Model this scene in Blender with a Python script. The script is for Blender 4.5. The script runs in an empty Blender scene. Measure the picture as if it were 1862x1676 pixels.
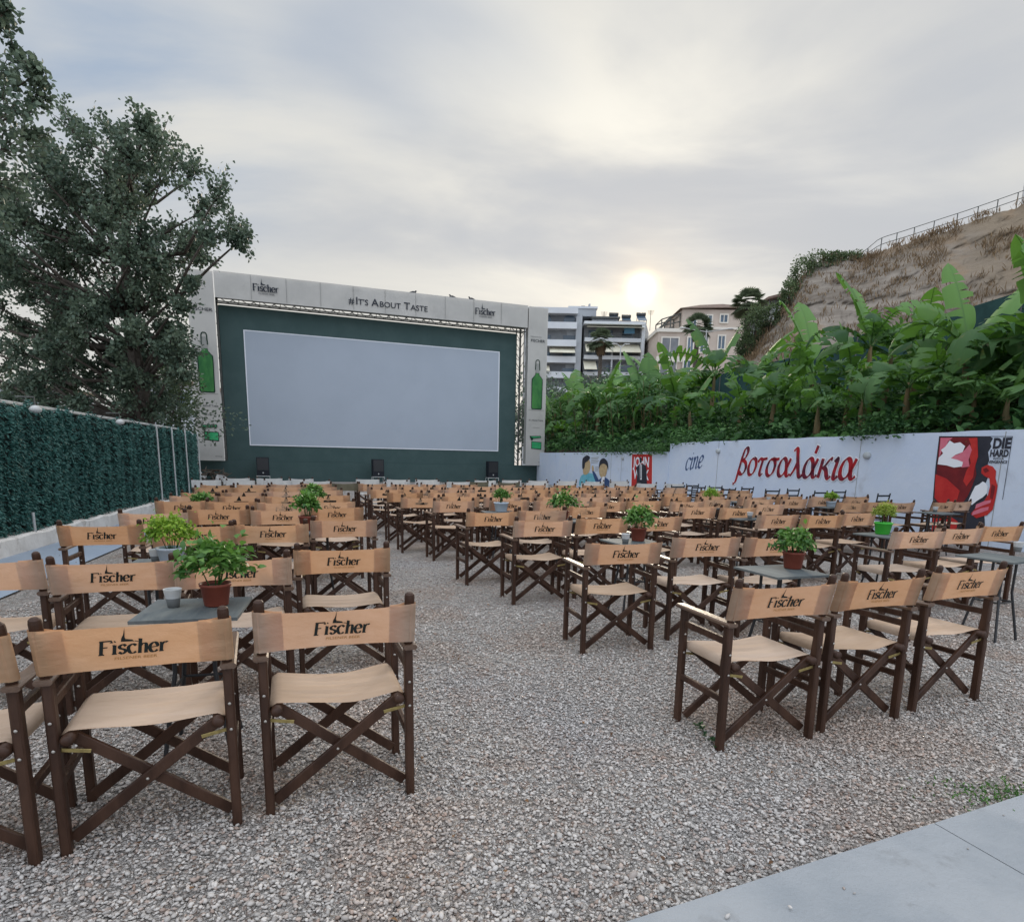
import bpy, math, random
import numpy as np
from math import sin, cos, pi, radians as R, sqrt, atan2, floor
from mathutils import Vector, Matrix, noise as mnoise
random.seed(7); RNG = np.random.default_rng(7)
C = bpy.context.scene
COL = C.collection

# ------------------------------------------------------------------ camera
F_, CX, CY, TH, RO, CH = 1150., 931., 1053., .1874, .0195, 1.47
_c, _s = cos(RO), sin(RO)
def ray(px, py):
    x = px-CX; y = py-CY
    x, y = _c*x+_s*y, -_s*x+_c*y
    r, f, u = x/F_, 1., -y/F_
    return np.array([r, f*cos(TH)+u*sin(TH), -f*sin(TH)+u*cos(TH)])
def G(px, py, z=0.):                       # point of the photograph on a level plane
    d = ray(px, py); return np.array([0, 0, CH])+d*((z-CH)/d[2])
def atY(px, py, Y):
    d = ray(px, py); return np.array([0, 0, CH])+d*Y/d[1]
def vpl(px, py, A, t):                     # on a vertical plane through A along unit t -> (s, z)
    d = ray(px, py); n = np.array([-t[1], t[0]]); k = (A@n)/(d[:2]@n); h = np.array([0, 0, CH])+d*k
    return float((h[:2]-A)@t), float(h[2])
cam = bpy.data.cameras.new('camera'); camo = bpy.data.objects.new('camera', cam); COL.objects.link(camo)
cam.sensor_width = 36; cam.lens = F_/1862*36; cam.shift_y = (CY-838)/1862; cam.clip_end = 3000; cam.clip_start = .05
fw = Vector((0, cos(TH), -sin(TH))); up0 = Vector((0, sin(TH), cos(TH))); rt0 = Vector((1, 0, 0))
rt = rt0*_c + up0*_s; upv = up0*_c - rt0*_s
M_ = Matrix((rt, upv, -fw)).transposed().to_4x4(); M_.translation = Vector((0, 0, CH))
camo.matrix_world = M_; C.camera = camo

# ------------------------------------------------------------------ sky, sun, exposure
C.view_settings.view_transform = 'Standard'; C.view_settings.look = 'None'
C.view_settings.exposure = 0.4; C.view_settings.gamma = 1.0
SUN_EL, SUN_AZ = R(13.9), R(10.4)
sdir = Vector((sin(SUN_AZ)*cos(SUN_EL), cos(SUN_AZ)*cos(SUN_EL), sin(SUN_EL)))
sun = bpy.data.lights.new('sun', 'SUN'); sun.energy = 1.7; sun.angle = R(12); sun.color = (1, .86, .68)
suno = bpy.data.objects.new('sun', sun); COL.objects.link(suno)
suno.rotation_euler = (-sdir).to_track_quat('-Z', 'Y').to_euler(); suno.location = (0, 0, 60)
w = bpy.data.worlds.new('World'); C.world = w; w.use_nodes = True
nt = w.node_tree; nt.nodes.clear()
class NB:
    def __init__(s, nt): s.nt = nt
    def n(s, t, **k):
        o = s.nt.nodes.new(t)
        for a, b in k.items(): setattr(o, a, b)
        return o
    def put(s, sock, v):
        if isinstance(v, bpy.types.NodeSocket): s.nt.links.new(v, sock)
        elif v is not None: sock.default_value = v if not isinstance(v, tuple) or len(v) != 3 or sock.type != 'RGBA' else (*v, 1)
    def m(s, op, a, b=None, c=None, clamp=False):
        o = s.n('ShaderNodeMath', operation=op, use_clamp=clamp)
        s.put(o.inputs[0], a); s.put(o.inputs[1], b); s.put(o.inputs[2], c); return o.outputs[0]
    def vm(s, op, a, b=None, out=0):
        o = s.n('ShaderNodeVectorMath', operation=op); s.put(o.inputs[0], a); s.put(o.inputs[1], b); return o.outputs[out]
    def mix(s, f, a, b, mode='MIX'):
        o = s.n('ShaderNodeMix', data_type='RGBA', blend_type=mode); s.put(o.inputs[0], f); s.put(o.inputs[6], a); s.put(o.inputs[7], b); return o.outputs[2]
    def noise(s, vec, scale, detail=3, rough=.5, out=0, dist=0.):
        o = s.n('ShaderNodeTexNoise'); s.put(o.inputs['Vector'], vec); o.inputs['Scale'].default_value = scale
        o.inputs['Detail'].default_value = detail; o.inputs['Roughness'].default_value = rough; o.inputs['Distortion'].default_value = dist; return o.outputs[out]
    def ramp(s, v, a, b, c=0., d=1.):
        o = s.n('ShaderNodeMapRange'); o.interpolation_type = 'SMOOTHSTEP'
        for i, x in enumerate((v, a, b, c, d)): s.put(o.inputs[i], x)
        return o.outputs[0]
    def scale(s, vec, xyz):
        o = s.n('ShaderNodeMapping'); s.put(o.inputs[0], vec); o.inputs['Scale'].default_value = xyz; return o.outputs[0]
b = NB(nt)
tc = b.n('ShaderNodeTexCoord').outputs['Generated']
dirn = b.vm('NORMALIZE', tc)
sep = b.n('ShaderNodeSeparateXYZ'); b.put(sep.inputs[0], dirn)
dx, dy, dz = sep.outputs
den = b.m('ADD', b.m('MAXIMUM', dz, 0.), .16)
comb = b.n('ShaderNodeCombineXYZ'); b.put(comb.inputs[0], b.m('DIVIDE', dx, den)); b.put(comb.inputs[1], b.m('DIVIDE', dy, den)); b.put(comb.inputs[2], 1.7)
cp = comb.outputs[0]
mp = b.n('ShaderNodeMapping'); b.put(mp.inputs[0], cp); mp.inputs['Rotation'].default_value = (0, 0, R(-38)); mp.inputs['Scale'].default_value = (.7, 1.1, 1)
n1 = b.noise(mp.outputs[0], 1.15, 7, .52, dist=.5)
n2 = b.noise(mp.outputs[0], .42, 4, .5)
n3 = b.noise(mp.outputs[0], 3.6, 6, .55)
dot = b.vm('DOT_PRODUCT', dirn, tuple(sdir), out=1)
dotp = b.m('MAXIMUM', dot, 0.)
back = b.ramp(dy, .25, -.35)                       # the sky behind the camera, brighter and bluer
cl = b.m('ADD', b.m('MULTIPLY', n1, .75), b.m('MULTIPLY', n2, .5))
cl = b.m('ADD', cl, b.m('MULTIPLY', n3, .12))
clf = b.ramp(cl, .54, .80)
base = b.mix(clf, (.425, .445, .475), (.56, .555, .53))
blue = b.ramp(b.noise(mp.outputs[0], .8, 3, .5, dist=.3), .60, .74)
base = b.mix(b.m('MULTIPLY', blue, .6), base, (.21, .28, .40))
hor = b.ramp(dz, .42, .02)
base = b.mix(b.m('MULTIPLY', hor, .3), base, (.50, .49, .46))
g1 = b.m('MULTIPLY', b.m('POWER', dotp, 14.), b.m('MULTIPLY', b.ramp(b.m('ADD', n1, b.m('MULTIPLY', n3, .2)), .38, .72), .08))
g2 = b.m('MULTIPLY', b.m('POWER', dotp, 700.), .09)
g3 = b.m('MULTIPLY', b.m('POWER', dotp, 9000.), 1.5)
def sc(v, col):
    o = b.n('ShaderNodeVectorMath', operation='SCALE'); o.inputs[0].default_value = col; b.put(o.inputs['Scale'], v); return o.outputs[0]
def dirpx(px, py): q = ray(px, py); return tuple(q/np.linalg.norm(q))
def spot(px, py, pw, k): return b.m('MULTIPLY', b.m('POWER', b.m('MAXIMUM', b.vm('DOT_PRODUCT', dirn, dirpx(px, py), out=1), 0.), pw), k)
hole = b.m('MULTIPLY', spot(215, 105, 70., 1.2), b.ramp(n1, .66, .40))
base = b.mix(b.m('MULTIPLY', hole, .8), base, (.25, .33, .45))
lit = b.m('MULTIPLY', b.m('ADD', spot(1290, 345, 45., .17), spot(800, 300, 25., .06)), b.ramp(n1, .36, .66))
dim = b.m('ADD', spot(640, 440, 120., .16), spot(1500, 110, 30., .10))
base = b.mix(b.m('MULTIPLY', dim, 1.2), base, (.35, .365, .40))
tot = b.vm('ADD', base, sc(lit, (1., .93, .72)))
tot = b.vm('ADD', tot, sc(g1, (.95, .80, .55)))
tot = b.vm('ADD', tot, sc(g2, (1.6, 1.0, .30)))
tot = b.vm('ADD', tot, sc(g3, (1.4, 1.1, .55)))
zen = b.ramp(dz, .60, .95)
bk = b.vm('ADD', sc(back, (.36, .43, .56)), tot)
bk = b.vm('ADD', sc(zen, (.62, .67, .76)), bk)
sky = b.n('ShaderNodeTexSky', sky_type='NISHITA', sun_disc=False, sun_elevation=SUN_EL, sun_rotation=SUN_AZ, air_density=1.2, dust_density=3.)
nsk = b.n('ShaderNodeVectorMath', operation='SCALE'); b.put(nsk.inputs[0], sky.outputs[0]); nsk.inputs['Scale'].default_value = .05
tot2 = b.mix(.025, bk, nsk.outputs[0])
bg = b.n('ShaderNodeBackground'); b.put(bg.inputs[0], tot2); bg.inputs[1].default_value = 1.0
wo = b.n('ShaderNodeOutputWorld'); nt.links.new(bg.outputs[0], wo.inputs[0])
C.cycles.max_bounces = 6; C.cycles.diffuse_bounces = 3; C.cycles.glossy_bounces = 2; C.cycles.transmission_bounces = 4; C.cycles.transparent_max_bounces = 6
C.cycles.caustics_reflective = False; C.cycles.caustics_refractive = False

# ------------------------------------------------------------------ materials
MATS = {}
def pmat(name, c1, c2=None, scale=4., rough=.7, bump=0., bscale=60., trans=0., tcol=None, spec=.3, metal=0., attr=None, coat=0., dirt=None, stretch=(1, 1, 1), lo=.35, hi=.65, emit=None, wave=None, vary=0.):
    m = bpy.data.materials.new(name); m.use_nodes = True; t = m.node_tree; t.nodes.clear(); q = NB(t)
    co = q.n('ShaderNodeTexCoord').outputs['Object']
    if vary:
        rnd = q.n('ShaderNodeObjectInfo').outputs['Random']
        cb = q.n('ShaderNodeCombineXYZ'); q.put(cb.inputs[0], q.m('MULTIPLY', rnd, 31.)); q.put(cb.inputs[1], q.m('MULTIPLY', rnd, 17.)); q.put(cb.inputs[2], q.m('MULTIPLY', rnd, 53.)); co = q.vm('ADD', co, cb.outputs[0])
    if stretch != (1, 1, 1): co = q.scale(co, stretch)
    col = c1 if c2 is None else None
    if attr:
        a = q.n('ShaderNodeAttribute', attribute_name='tint')
        f = a.outputs['Fac']
        col = q.mix(f, c1, c2)
    elif c2 is not None:
        col = q.mix(q.ramp(q.noise(co, scale, 5, .6), lo, hi), c1, c2)
    if dirt:
        dc, ds, dl, dh, da = dirt
        col = q.mix(q.m('MULTIPLY', q.ramp(q.noise(co, ds, 6, .65, dist=.4), dl, dh), da), col, dc)
    if vary:
        hv = q.n('ShaderNodeHueSaturation'); q.put(hv.inputs['Color'], col); q.put(hv.inputs['Value'], q.ramp(rnd, 0., 1., 1-vary, 1+vary*.8)); q.put(hv.inputs['Saturation'], q.ramp(q.m('FRACT', q.m('MULTIPLY', rnd, 7.3)), 0., 1., 1-vary, 1+vary*.5)); col = hv.outputs[0]
    p = q.n('ShaderNodeBsdfPrincipled'); q.put(p.inputs['Base Color'], col)
    p.inputs['Roughness'].default_value = rough; p.inputs['Metallic'].default_value = metal
    p.inputs['Specular IOR Level'].default_value = spec; p.inputs['Coat Weight'].default_value = coat
    if emit: p.inputs['Emission Color'].default_value = (*emit[:3], 1); p.inputs['Emission Strength'].default_value = emit[3]
    if bump:
        h = q.noise(co, bscale, 4, .6)
        if wave:
            wv = q.n('ShaderNodeTexWave', wave_type='BANDS', bands_direction=wave[0]); q.put(wv.inputs['Vector'], co)
            wv.inputs['Scale'].default_value = wave[1]; wv.inputs['Distortion'].default_value = wave[2]; wv.inputs['Detail'].default_value = 2
            h = q.m('ADD', h, q.m('MULTIPLY', wv.outputs['Fac'], wave[3]))
        bp = q.n('ShaderNodeBump'); bp.inputs['Strength'].default_value = bump; bp.inputs['Distance'].default_value = .02; q.put(bp.inputs['Height'], h)
        q.put(p.inputs['Normal'], bp.outputs[0])
    out = p.outputs[0]
    if trans:
        tr = q.n('ShaderNodeBsdfTranslucent'); q.put(tr.inputs[0], tcol if tcol else col)
        mx = q.n('ShaderNodeMixShader'); mx.inputs[0].default_value = trans; t.links.new(out, mx.inputs[1]); t.links.new(tr.outputs[0], mx.inputs[2]); out = mx.outputs[0]
    mo = q.n('ShaderNodeOutputMaterial'); t.links.new(out, mo.inputs[0]); MATS[name] = m; return m
WOOD = pmat('dark_stained_wood', (.031, .0135, .0075), (.066, .032, .019), 9, .5, .25, 30, spec=.3, stretch=(1, 1, .25))
ARMW = pmat('worn_arm_wood', (.085, .046, .028), (.18, .115, .075), 12, .38, .2, 30, spec=.5, stretch=(1, .25, 1), coat=.2)
CANV = pmat('tan_canvas', (.46, .315, .205), (.53, .375, .255), 6, .9, .5, 11, trans=.38, tcol=(.80, .43, .23), spec=.1, vary=.22, dirt=((.36, .24, .15), 5, .55, .75, .5), stretch=(1, 1, 1.8))
SEATC = pmat('seat_canvas', (.52, .38, .27), (.60, .45, .33), 7, .85, .7, 8, trans=.22, tcol=(.8, .5, .3), spec=.15, stretch=(.25, 1, 1), vary=.12, dirt=((.38, .27, .18), 3, .58, .75, .5))
INK = pmat('dark_green_print', (.012, .016, .014), rough=.7)
INK2 = pmat('gold_print', (.30, .15, .035), rough=.6)
BRASS = pmat('brass_strip', (.42, .33, .13), (.30, .23, .09), 30, .4, metal=.6)
BOLT = pmat('steel_bolt', (.45, .42, .38), rough=.35, metal=.8)
WHC = pmat('off_white_canvas', (.66, .66, .64), (.76, .75, .71), 5, .9, .2, 300, trans=.2, spec=.1)
OLC = pmat('olive_canvas', (.15, .14, .10), (.20, .185, .13), 5, .9, .2, 300, trans=.2, spec=.1)
BLKW = pmat('black_painted_wood', (.018, .022, .028), (.03, .035, .04), 8, .45)
BLKM = pmat('black_metal', (.02, .021, .023), rough=.4, spec=.5)
TTOP = pmat('grey_table_laminate', (.085, .10, .105), (.14, .155, .15), 10, .75, .12, 60, spec=.2, stretch=(1, .2, 1), dirt=((.30, .30, .28), 6, .5, .75, .35))
TERR = pmat('terracotta_plastic', (.20, .052, .033), (.24, .066, .042), 8, .5)
WPOT = pmat('pale_blue_pot', (.50, .58, .66), (.58, .65, .70), 8, .5)
GPOT = pmat('bright_green_pot', (.07, .55, .06), (.10, .62, .08), 8, .35, trans=.15)
SOIL = pmat('potting_soil', (.03, .02, .015), (.06, .04, .025), 40, .95, .5, 80)
CUPW = pmat('translucent_cup', (.60, .62, .62), (.68, .69, .68), 20, .3, trans=.35, tcol=(.8, .8, .8))
CUPG = pmat('grey_cup', (.20, .21, .21), rough=.4)
BAS1 = pmat('basil_leaf_mid', (.035, .115, .022), (.16, .32, .06), attr=1, rough=.45, trans=.35, spec=.4)
BAS2 = pmat('basil_leaf_bright', (.10, .24, .02), (.34, .50, .06), attr=1, rough=.5, trans=.4)
BAS3 = pmat('basil_leaf_yellow', (.15, .25, .03), (.45, .52, .10), attr=1, rough=.5, trans=.4)
BAN = pmat('banana_leaf', (.034, .085, .036), (.17, .31, .10), attr=1, rough=.6, trans=.3, tcol=(.16, .36, .04), spec=.2, dirt=((.26, .22, .07), 2.6, .58, .74, .75), bump=.35, bscale=9)
BSTEM = pmat('banana_stem', (.10, .085, .04), (.22, .15, .075), 4, .8, .4, 12, stretch=(1, 1, .2))
UND = pmat('undergrowth_leaf', (.020, .065, .022), (.12, .26, .07), attr=1, rough=.5, trans=.25)
POPL = pmat('poplar_leaf', (.062, .100, .072), (.165, .215, .14), attr=1, rough=.5, trans=.28)  # veiling haze and flare over the crown lightened into the leaf colour
BARK = pmat('grey_bark', (.05, .04, .032), (.10, .085, .07), 6, .9, .6, 20)
HEDG = pmat('artificial_hedge_leaf', (.030, .092, .082), (.070, .195, .165), attr=1, rough=.5, spec=.3)
HEDB = pmat('hedge_backing', (.004, .018, .017), rough=.9)
PALE = pmat('pale_painted_metal', (.42, .43, .42), (.52, .52, .50), 6, .5)
CURB = pmat('whitewashed_curb', (.60, .57, .53), (.72, .69, .65), 3, .85, .4, 15, dirt=((.22, .18, .14), 2.2, .56, .72, .75))
CONC = pmat('blue_grey_concrete', (.26, .315, .385), (.30, .355, .42), 1.2, .75, .12, 35, dirt=((.18, .20, .22), 9, .66, .74, .4))
SLAB = pmat('pale_concrete', (.275, .295, .31), (.335, .35, .36), 2.2, .75, .3, 70, dirt=((.17, .17, .165), 4.5, .56, .74, .55))
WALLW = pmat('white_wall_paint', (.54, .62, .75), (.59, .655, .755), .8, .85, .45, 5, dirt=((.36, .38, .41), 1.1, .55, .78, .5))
WGRN = pmat('dark_green_wall_paint', (.050, .088, .086), (.060, .100, .097), 1.1, .8, .15, 12, dirt=((.07, .11, .105), 1.4, .58, .78, .4))
SCRN = pmat('white_screen_paint', (.385, .43, .49), (.40, .445, .505), .5, .8, .05, 20, dirt=((.355, .395, .45), .35, .45, .75, .5))
BANR = pmat('beige_banner_fabric', (.50, .485, .45), (.56, .54, .50), .6, .8, .1, 6, trans=.10, dirt=((.36, .35, .32), .9, .55, .8, .4))
BINK = pmat('banner_charcoal_print', (.03, .035, .045), rough=.7)
BBOT = pmat('printed_bottle_green', (.022, .12, .035), (.07, .25, .06), 1.2, .6, stretch=(1, 1, .5))
BBOTD = pmat('printed_bottle_edge', (.008, .035, .02), rough=.6)
BGREY = pmat('printed_grey', (.30, .30, .28), rough=.7)
TEAL = pmat('printed_teal_green', (.03, .33, .12), (.06, .42, .17), 2, .6)
STEEL = pmat('truss_steel', (.07, .075, .07), (.12, .12, .11), 5, .5, metal=.3)
SPKM = pmat('speaker_black', (.012, .014, .02), rough=.6)
RED = pmat('mural_red', (.42, .022, .022), (.50, .035, .03), 3, .8)
DRED = pmat('mural_dark_red', (.13, .012, .016), (.20, .018, .02), 2, .8)
PINK = pmat('mural_pink', (.60, .14, .20), (.66, .20, .26), 2, .8)
NAVY = pmat('mural_black', (.022, .024, .035), (.035, .036, .048), 2, .8)
MWH = pmat('mural_white', (.78, .80, .84), rough=.8)
MTEAL = pmat('mural_teal', (.12, .42, .52), (.18, .48, .58), 4, .8)
MBLUE = pmat('mural_navy', (.03, .065, .17), (.045, .09, .21), 4, .8)
SKIN = pmat('mural_skin', (.55, .42, .24), (.44, .31, .17), 8, .8)
MLET = pmat('crimson_lettering', (.36, .012, .02), (.06, .012, .03), 1.4, .8, stretch=(1, 1, 2.2))
LAMPG = pmat('bulkhead_glass', (.42, .45, .46), rough=.25)
HILLM = None
CRM = pmat('cream_awning', (.62, .58, .45), (.70, .66, .52), 1, .8)
BW = pmat('pale_render', (.36, .38, .40), (.42, .44, .45), .3, .85, dirt=((.36, .38, .40), .15, .5, .75, .5))
BSL = pmat('white_balcony', (.54, .56, .58), (.60, .62, .63), .3, .8)
BDK = pmat('shaded_balcony_wall', (.17, .18, .19), (.23, .24, .25), .4, .7)  # balcony recess shade put into a darker wall colour; elsewhere plain dark grey
GLS = pmat('window_glass', (.05, .08, .11), (.09, .14, .19), .3, .15, spec=.6)
BLU = pmat('blue_shade', (.10, .24, .36), rough=.6)
VPK = pmat('salmon_render', (.47, .395, .33), (.53, .45, .38), .3, .85, dirt=((.42, .34, .31), .2, .5, .75, .5))
VCR = pmat('cream_trim', (.68, .64, .56), rough=.8)
TIL = pmat('brown_roof_tiles', (.13, .09, .075), (.20, .14, .11), 1.5, .85)
SHRB = pmat('hill_shrub_leaf', (.05, .085, .04), (.15, .20, .09), attr=1, rough=.6, trans=.2)
DRYG = pmat('dry_grass_blade', (.12, .08, .045), (.27, .19, .11), attr=1, rough=.8, trans=.2)
NETM = pmat('dark_green_net', (.012, .040, .038), (.020, .060, .055), 1.5, .8)
BIRD = pmat('dark_feathers', (.03, .03, .035), (.06, .06, .065), 20, .7)
DEB = pmat('weathered_timber', (.06, .045, .035), (.14, .11, .085), 5, .9)
DEBP = pmat('pale_plastic_sheet', (.42, .42, .41), (.50, .48, .46), 5, .7)

# ------------------------------------------------------------------ mesh helpers
class MB:
    def __init__(s): s.v = []; s.f = []; s.m = []; s.mats = []
    def mi(s, mat):
        if mat not in s.mats: s.mats.append(mat)
        return s.mats.index(mat)
    def add(s, vs, fs, mat):
        o = len(s.v); s.v += [tuple(map(float, p)) for p in vs]; k = s.mi(mat)
        for f in fs: s.f.append(tuple(o+i for i in f)); s.m.append(k)
    def box(s, a, c, mat):
        (x0, y0, z0), (x1, y1, z1) = a, c
        s.add([(x0, y0, z0), (x1, y0, z0), (x1, y1, z0), (x0, y1, z0), (x0, y0, z1), (x1, y0, z1), (x1, y1, z1), (x0, y1, z1)],
              [(0, 3, 2, 1), (4, 5, 6, 7), (0, 1, 5, 4), (1, 2, 6, 5), (2, 3, 7, 6), (3, 0, 4, 7)], mat)
    def beam(s, p, q, wd, dp, mat, up=(0, 1, 0), ch=.18, ends=None):
        p = Vector(p); q = Vector(q); a = (q-p).normalized(); u = Vector(up); x = a.cross(u).normalized(); y = x.cross(a).normalized()
        cw, cd = wd/2, dp/2; k = min(wd, dp)*ch
        prof = [(-cw+k, -cd), (cw-k, -cd), (cw, -cd+k), (cw, cd-k), (cw-k, cd), (-cw+k, cd), (-cw, cd-k), (-cw, -cd+k)]
        vs = [p+x*i+y*j for i, j in prof]+[q+x*i+y*j for i, j in prof]
        s.add(vs, [(i, (i+1) % 8, 8+(i+1) % 8, 8+i) for i in range(8)]+[tuple(range(7, -1, -1)), tuple(range(8, 16))], mat)
    def tube(s, pts, rad, mat, n=8, cap=True):
        pts = [Vector(p) for p in pts]; rr = rad if isinstance(rad, (list, tuple)) else [rad]*len(pts)
        vs = []; ref = Vector((.13, .31, .94))
        for i, p in enumerate(pts):
            a = (pts[min(i+1, len(pts)-1)]-pts[max(i-1, 0)]).normalized()
            x = a.cross(ref)
            if x.length < .05: x = a.cross(Vector((1, 0, 0)))
            x.normalize(); y = a.cross(x)
            vs += [p+(x*cos(2*pi*k/n)+y*sin(2*pi*k/n))*rr[i] for k in range(n)]
        fs = [(i*n+k, i*n+(k+1) % n, (i+1)*n+(k+1) % n, (i+1)*n+k) for i in range(len(pts)-1) for k in range(n)]
        if cap: fs += [tuple(range(n-1, -1, -1)), tuple(range((len(pts)-1)*n, len(pts)*n))]
        s.add(vs, fs, mat)
    def lathe(s, prof, mat, c=(0, 0, 0), n=20, closed=False):
        vs = [(c[0]+r*cos(2*pi*k/n), c[1]+r*sin(2*pi*k/n), c[2]+z) for r, z in prof for k in range(n)]
        fs = [(i*n+k, i*n+(k+1) % n, (i+1)*n+(k+1) % n, (i+1)*n+k) for i in range(len(prof)-1) for k in range(n)]
        s.add(vs, fs, mat)
    def grid(s, fn, nu, nv, mat):
        vs = [fn(i/nu, j/nv) for j in range(nv+1) for i in range(nu+1)]
        s.add(vs, [(j*(nu+1)+i, j*(nu+1)+i+1, (j+1)*(nu+1)+i+1, (j+1)*(nu+1)+i) for j in range(nv) for i in range(nu)], mat)
    def poly(s, pts, mat): s.add(pts, [tuple(range(len(pts)))], mat)
    def ell(s, c, r, mat, n=10, m=6):
        vs = []
        for j in range(m+1):
            t = pi*j/m
            for k in range(n): vs.append((c[0]+r[0]*sin(t)*cos(2*pi*k/n), c[1]+r[1]*sin(t)*sin(2*pi*k/n), c[2]+r[2]*cos(t)))
        s.add(vs, [(j*n+k, (j+1)*n+k, (j+1)*n+(k+1) % n, j*n+(k+1) % n) for j in range(m) for k in range(n)], mat)
    def build(s, name, parent=None, smooth=False, loc=None):
        me = bpy.data.meshes.new(name); vs = s.v
        off = None
        if parent is not None and parent.get('_w'): off = parent.location
        if loc is not None: off = Vector(loc)
        if off is not None: vs = [(x-off[0], y-off[1], z-off[2]) for x, y, z in vs]
        me.from_pydata(vs, [], s.f); me.polygons.foreach_set('material_index', s.m)
        for m in s.mats: me.materials.append(m)
        if smooth: me.polygons.foreach_set('use_smooth', [True]*len(s.f))
        me.update(); o = bpy.data.objects.new(name, me); COL.objects.link(o)
        if parent is not None: o.parent = parent
        elif loc is not None: o.location = loc
        return o
def npmesh(name, V, Fc, mat, parent=None, tint=None, smooth=False, loc=None):
    V = np.asarray(V, np.float32).reshape(-1, 3); Fc = np.asarray(Fc, np.int32); k = Fc.shape[1]
    if loc is None and parent is not None and parent.get('_w'): V = V-np.array(parent.location, np.float32)
    if loc is not None: V = V-np.array(loc, np.float32)
    me = bpy.data.meshes.new(name); me.vertices.add(len(V)); me.vertices.foreach_set('co', V.ravel())
    me.loops.add(Fc.size); me.loops.foreach_set('vertex_index', Fc.ravel())
    me.polygons.add(len(Fc)); me.polygons.foreach_set('loop_start', np.arange(0, Fc.size, k, dtype=np.int32)); me.polygons.foreach_set('loop_total', np.full(len(Fc), k, np.int32))
    if smooth: me.polygons.foreach_set('use_smooth', np.ones(len(Fc), bool))
    if tint is not None:
        tint = np.asarray(tint, np.float32)
        if tint.ndim == 1: a = me.attributes.new('tint', 'FLOAT', 'POINT'); a.data.foreach_set('value', tint)
        else: a = me.attributes.new('tint', 'FLOAT_COLOR', 'POINT'); a.data.foreach_set('color', np.c_[tint, np.ones(len(tint))].astype(np.float32).ravel())
    me.materials.append(mat); me.update(calc_edges=True); me.validate()
    o = bpy.data.objects.new(name, me); COL.objects.link(o)
    if parent is not None: o.parent = parent
    if loc is not None: o.location = loc
    return o
def tag(o, label=None, cat=None, group=None, kind=None):
    if label: o['label'] = label
    if cat: o['category'] = cat
    if group: o['group'] = group
    if kind: o['kind'] = kind
    return o
def thing(name, label, cat, loc=(0, 0, 0), rz=0., group=None, w=True):
    o = bpy.data.objects.new(name, None); COL.objects.link(o); o.location = tuple(map(float, loc)); o.rotation_euler = (0, 0, rz); o.empty_display_size = .1
    if w: o['_w'] = 1            # children are given in world coordinates
    return tag(o, label, cat, group)
def dup(root, loc, rz, label=None, scale=None):
    r = root.copy(); COL.objects.link(r); r.location = tuple(map(float, loc)); r.rotation_euler = (0, 0, rz)
    if label: r['label'] = label
    if scale: r.scale = scale
    for ch in list(root.children):
        c = ch.copy(); COL.objects.link(c); c.parent = r
        for g in ch.children:
            d = g.copy(); COL.objects.link(d); d.parent = c
    return r

# leaves: N quads-with-fold, each a kite of 6 verts / 4 tris
def leaves(P, D, N, L, Wd, rng=RNG, bend=.25):
    """P base points, D unit directions, N approx normals -> verts (n*6), faces"""
    n = len(P); D = D/np.linalg.norm(D, axis=1, keepdims=True)
    S = np.cross(D, N); S /= (np.linalg.norm(S, axis=1, keepdims=True)+1e-9); Nn = np.cross(S, D)
    L = np.asarray(L).reshape(-1, 1); Wd = np.asarray(Wd).reshape(-1, 1)
    v = np.empty((n, 6, 3))
    v[:, 0] = P; v[:, 1] = P+D*L*.38+S*Wd*.5+Nn*L*bend*.25; v[:, 2] = P+D*L*.38-S*Wd*.5+Nn*L*bend*.25
    v[:, 3] = P+D*L*.72+S*Wd*.36+Nn*L*bend*.1; v[:, 4] = P+D*L*.72-S*Wd*.36+Nn*L*bend*.1; v[:, 5] = P+D*L-Nn*L*bend*.3
    i = (np.arange(n)*6)[:, None]
    f = np.concatenate([i+np.array([[0, 1, 2]]), i+np.array([[1, 3, 2]]), i+np.array([[2, 3, 4]]), i+np.array([[3, 5, 4]])])
    return v.reshape(-1, 3), f
def rdir(n, rng=RNG):
    d = rng.normal(size=(n, 3)); return d/np.linalg.norm(d, axis=1, keepdims=True)

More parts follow.
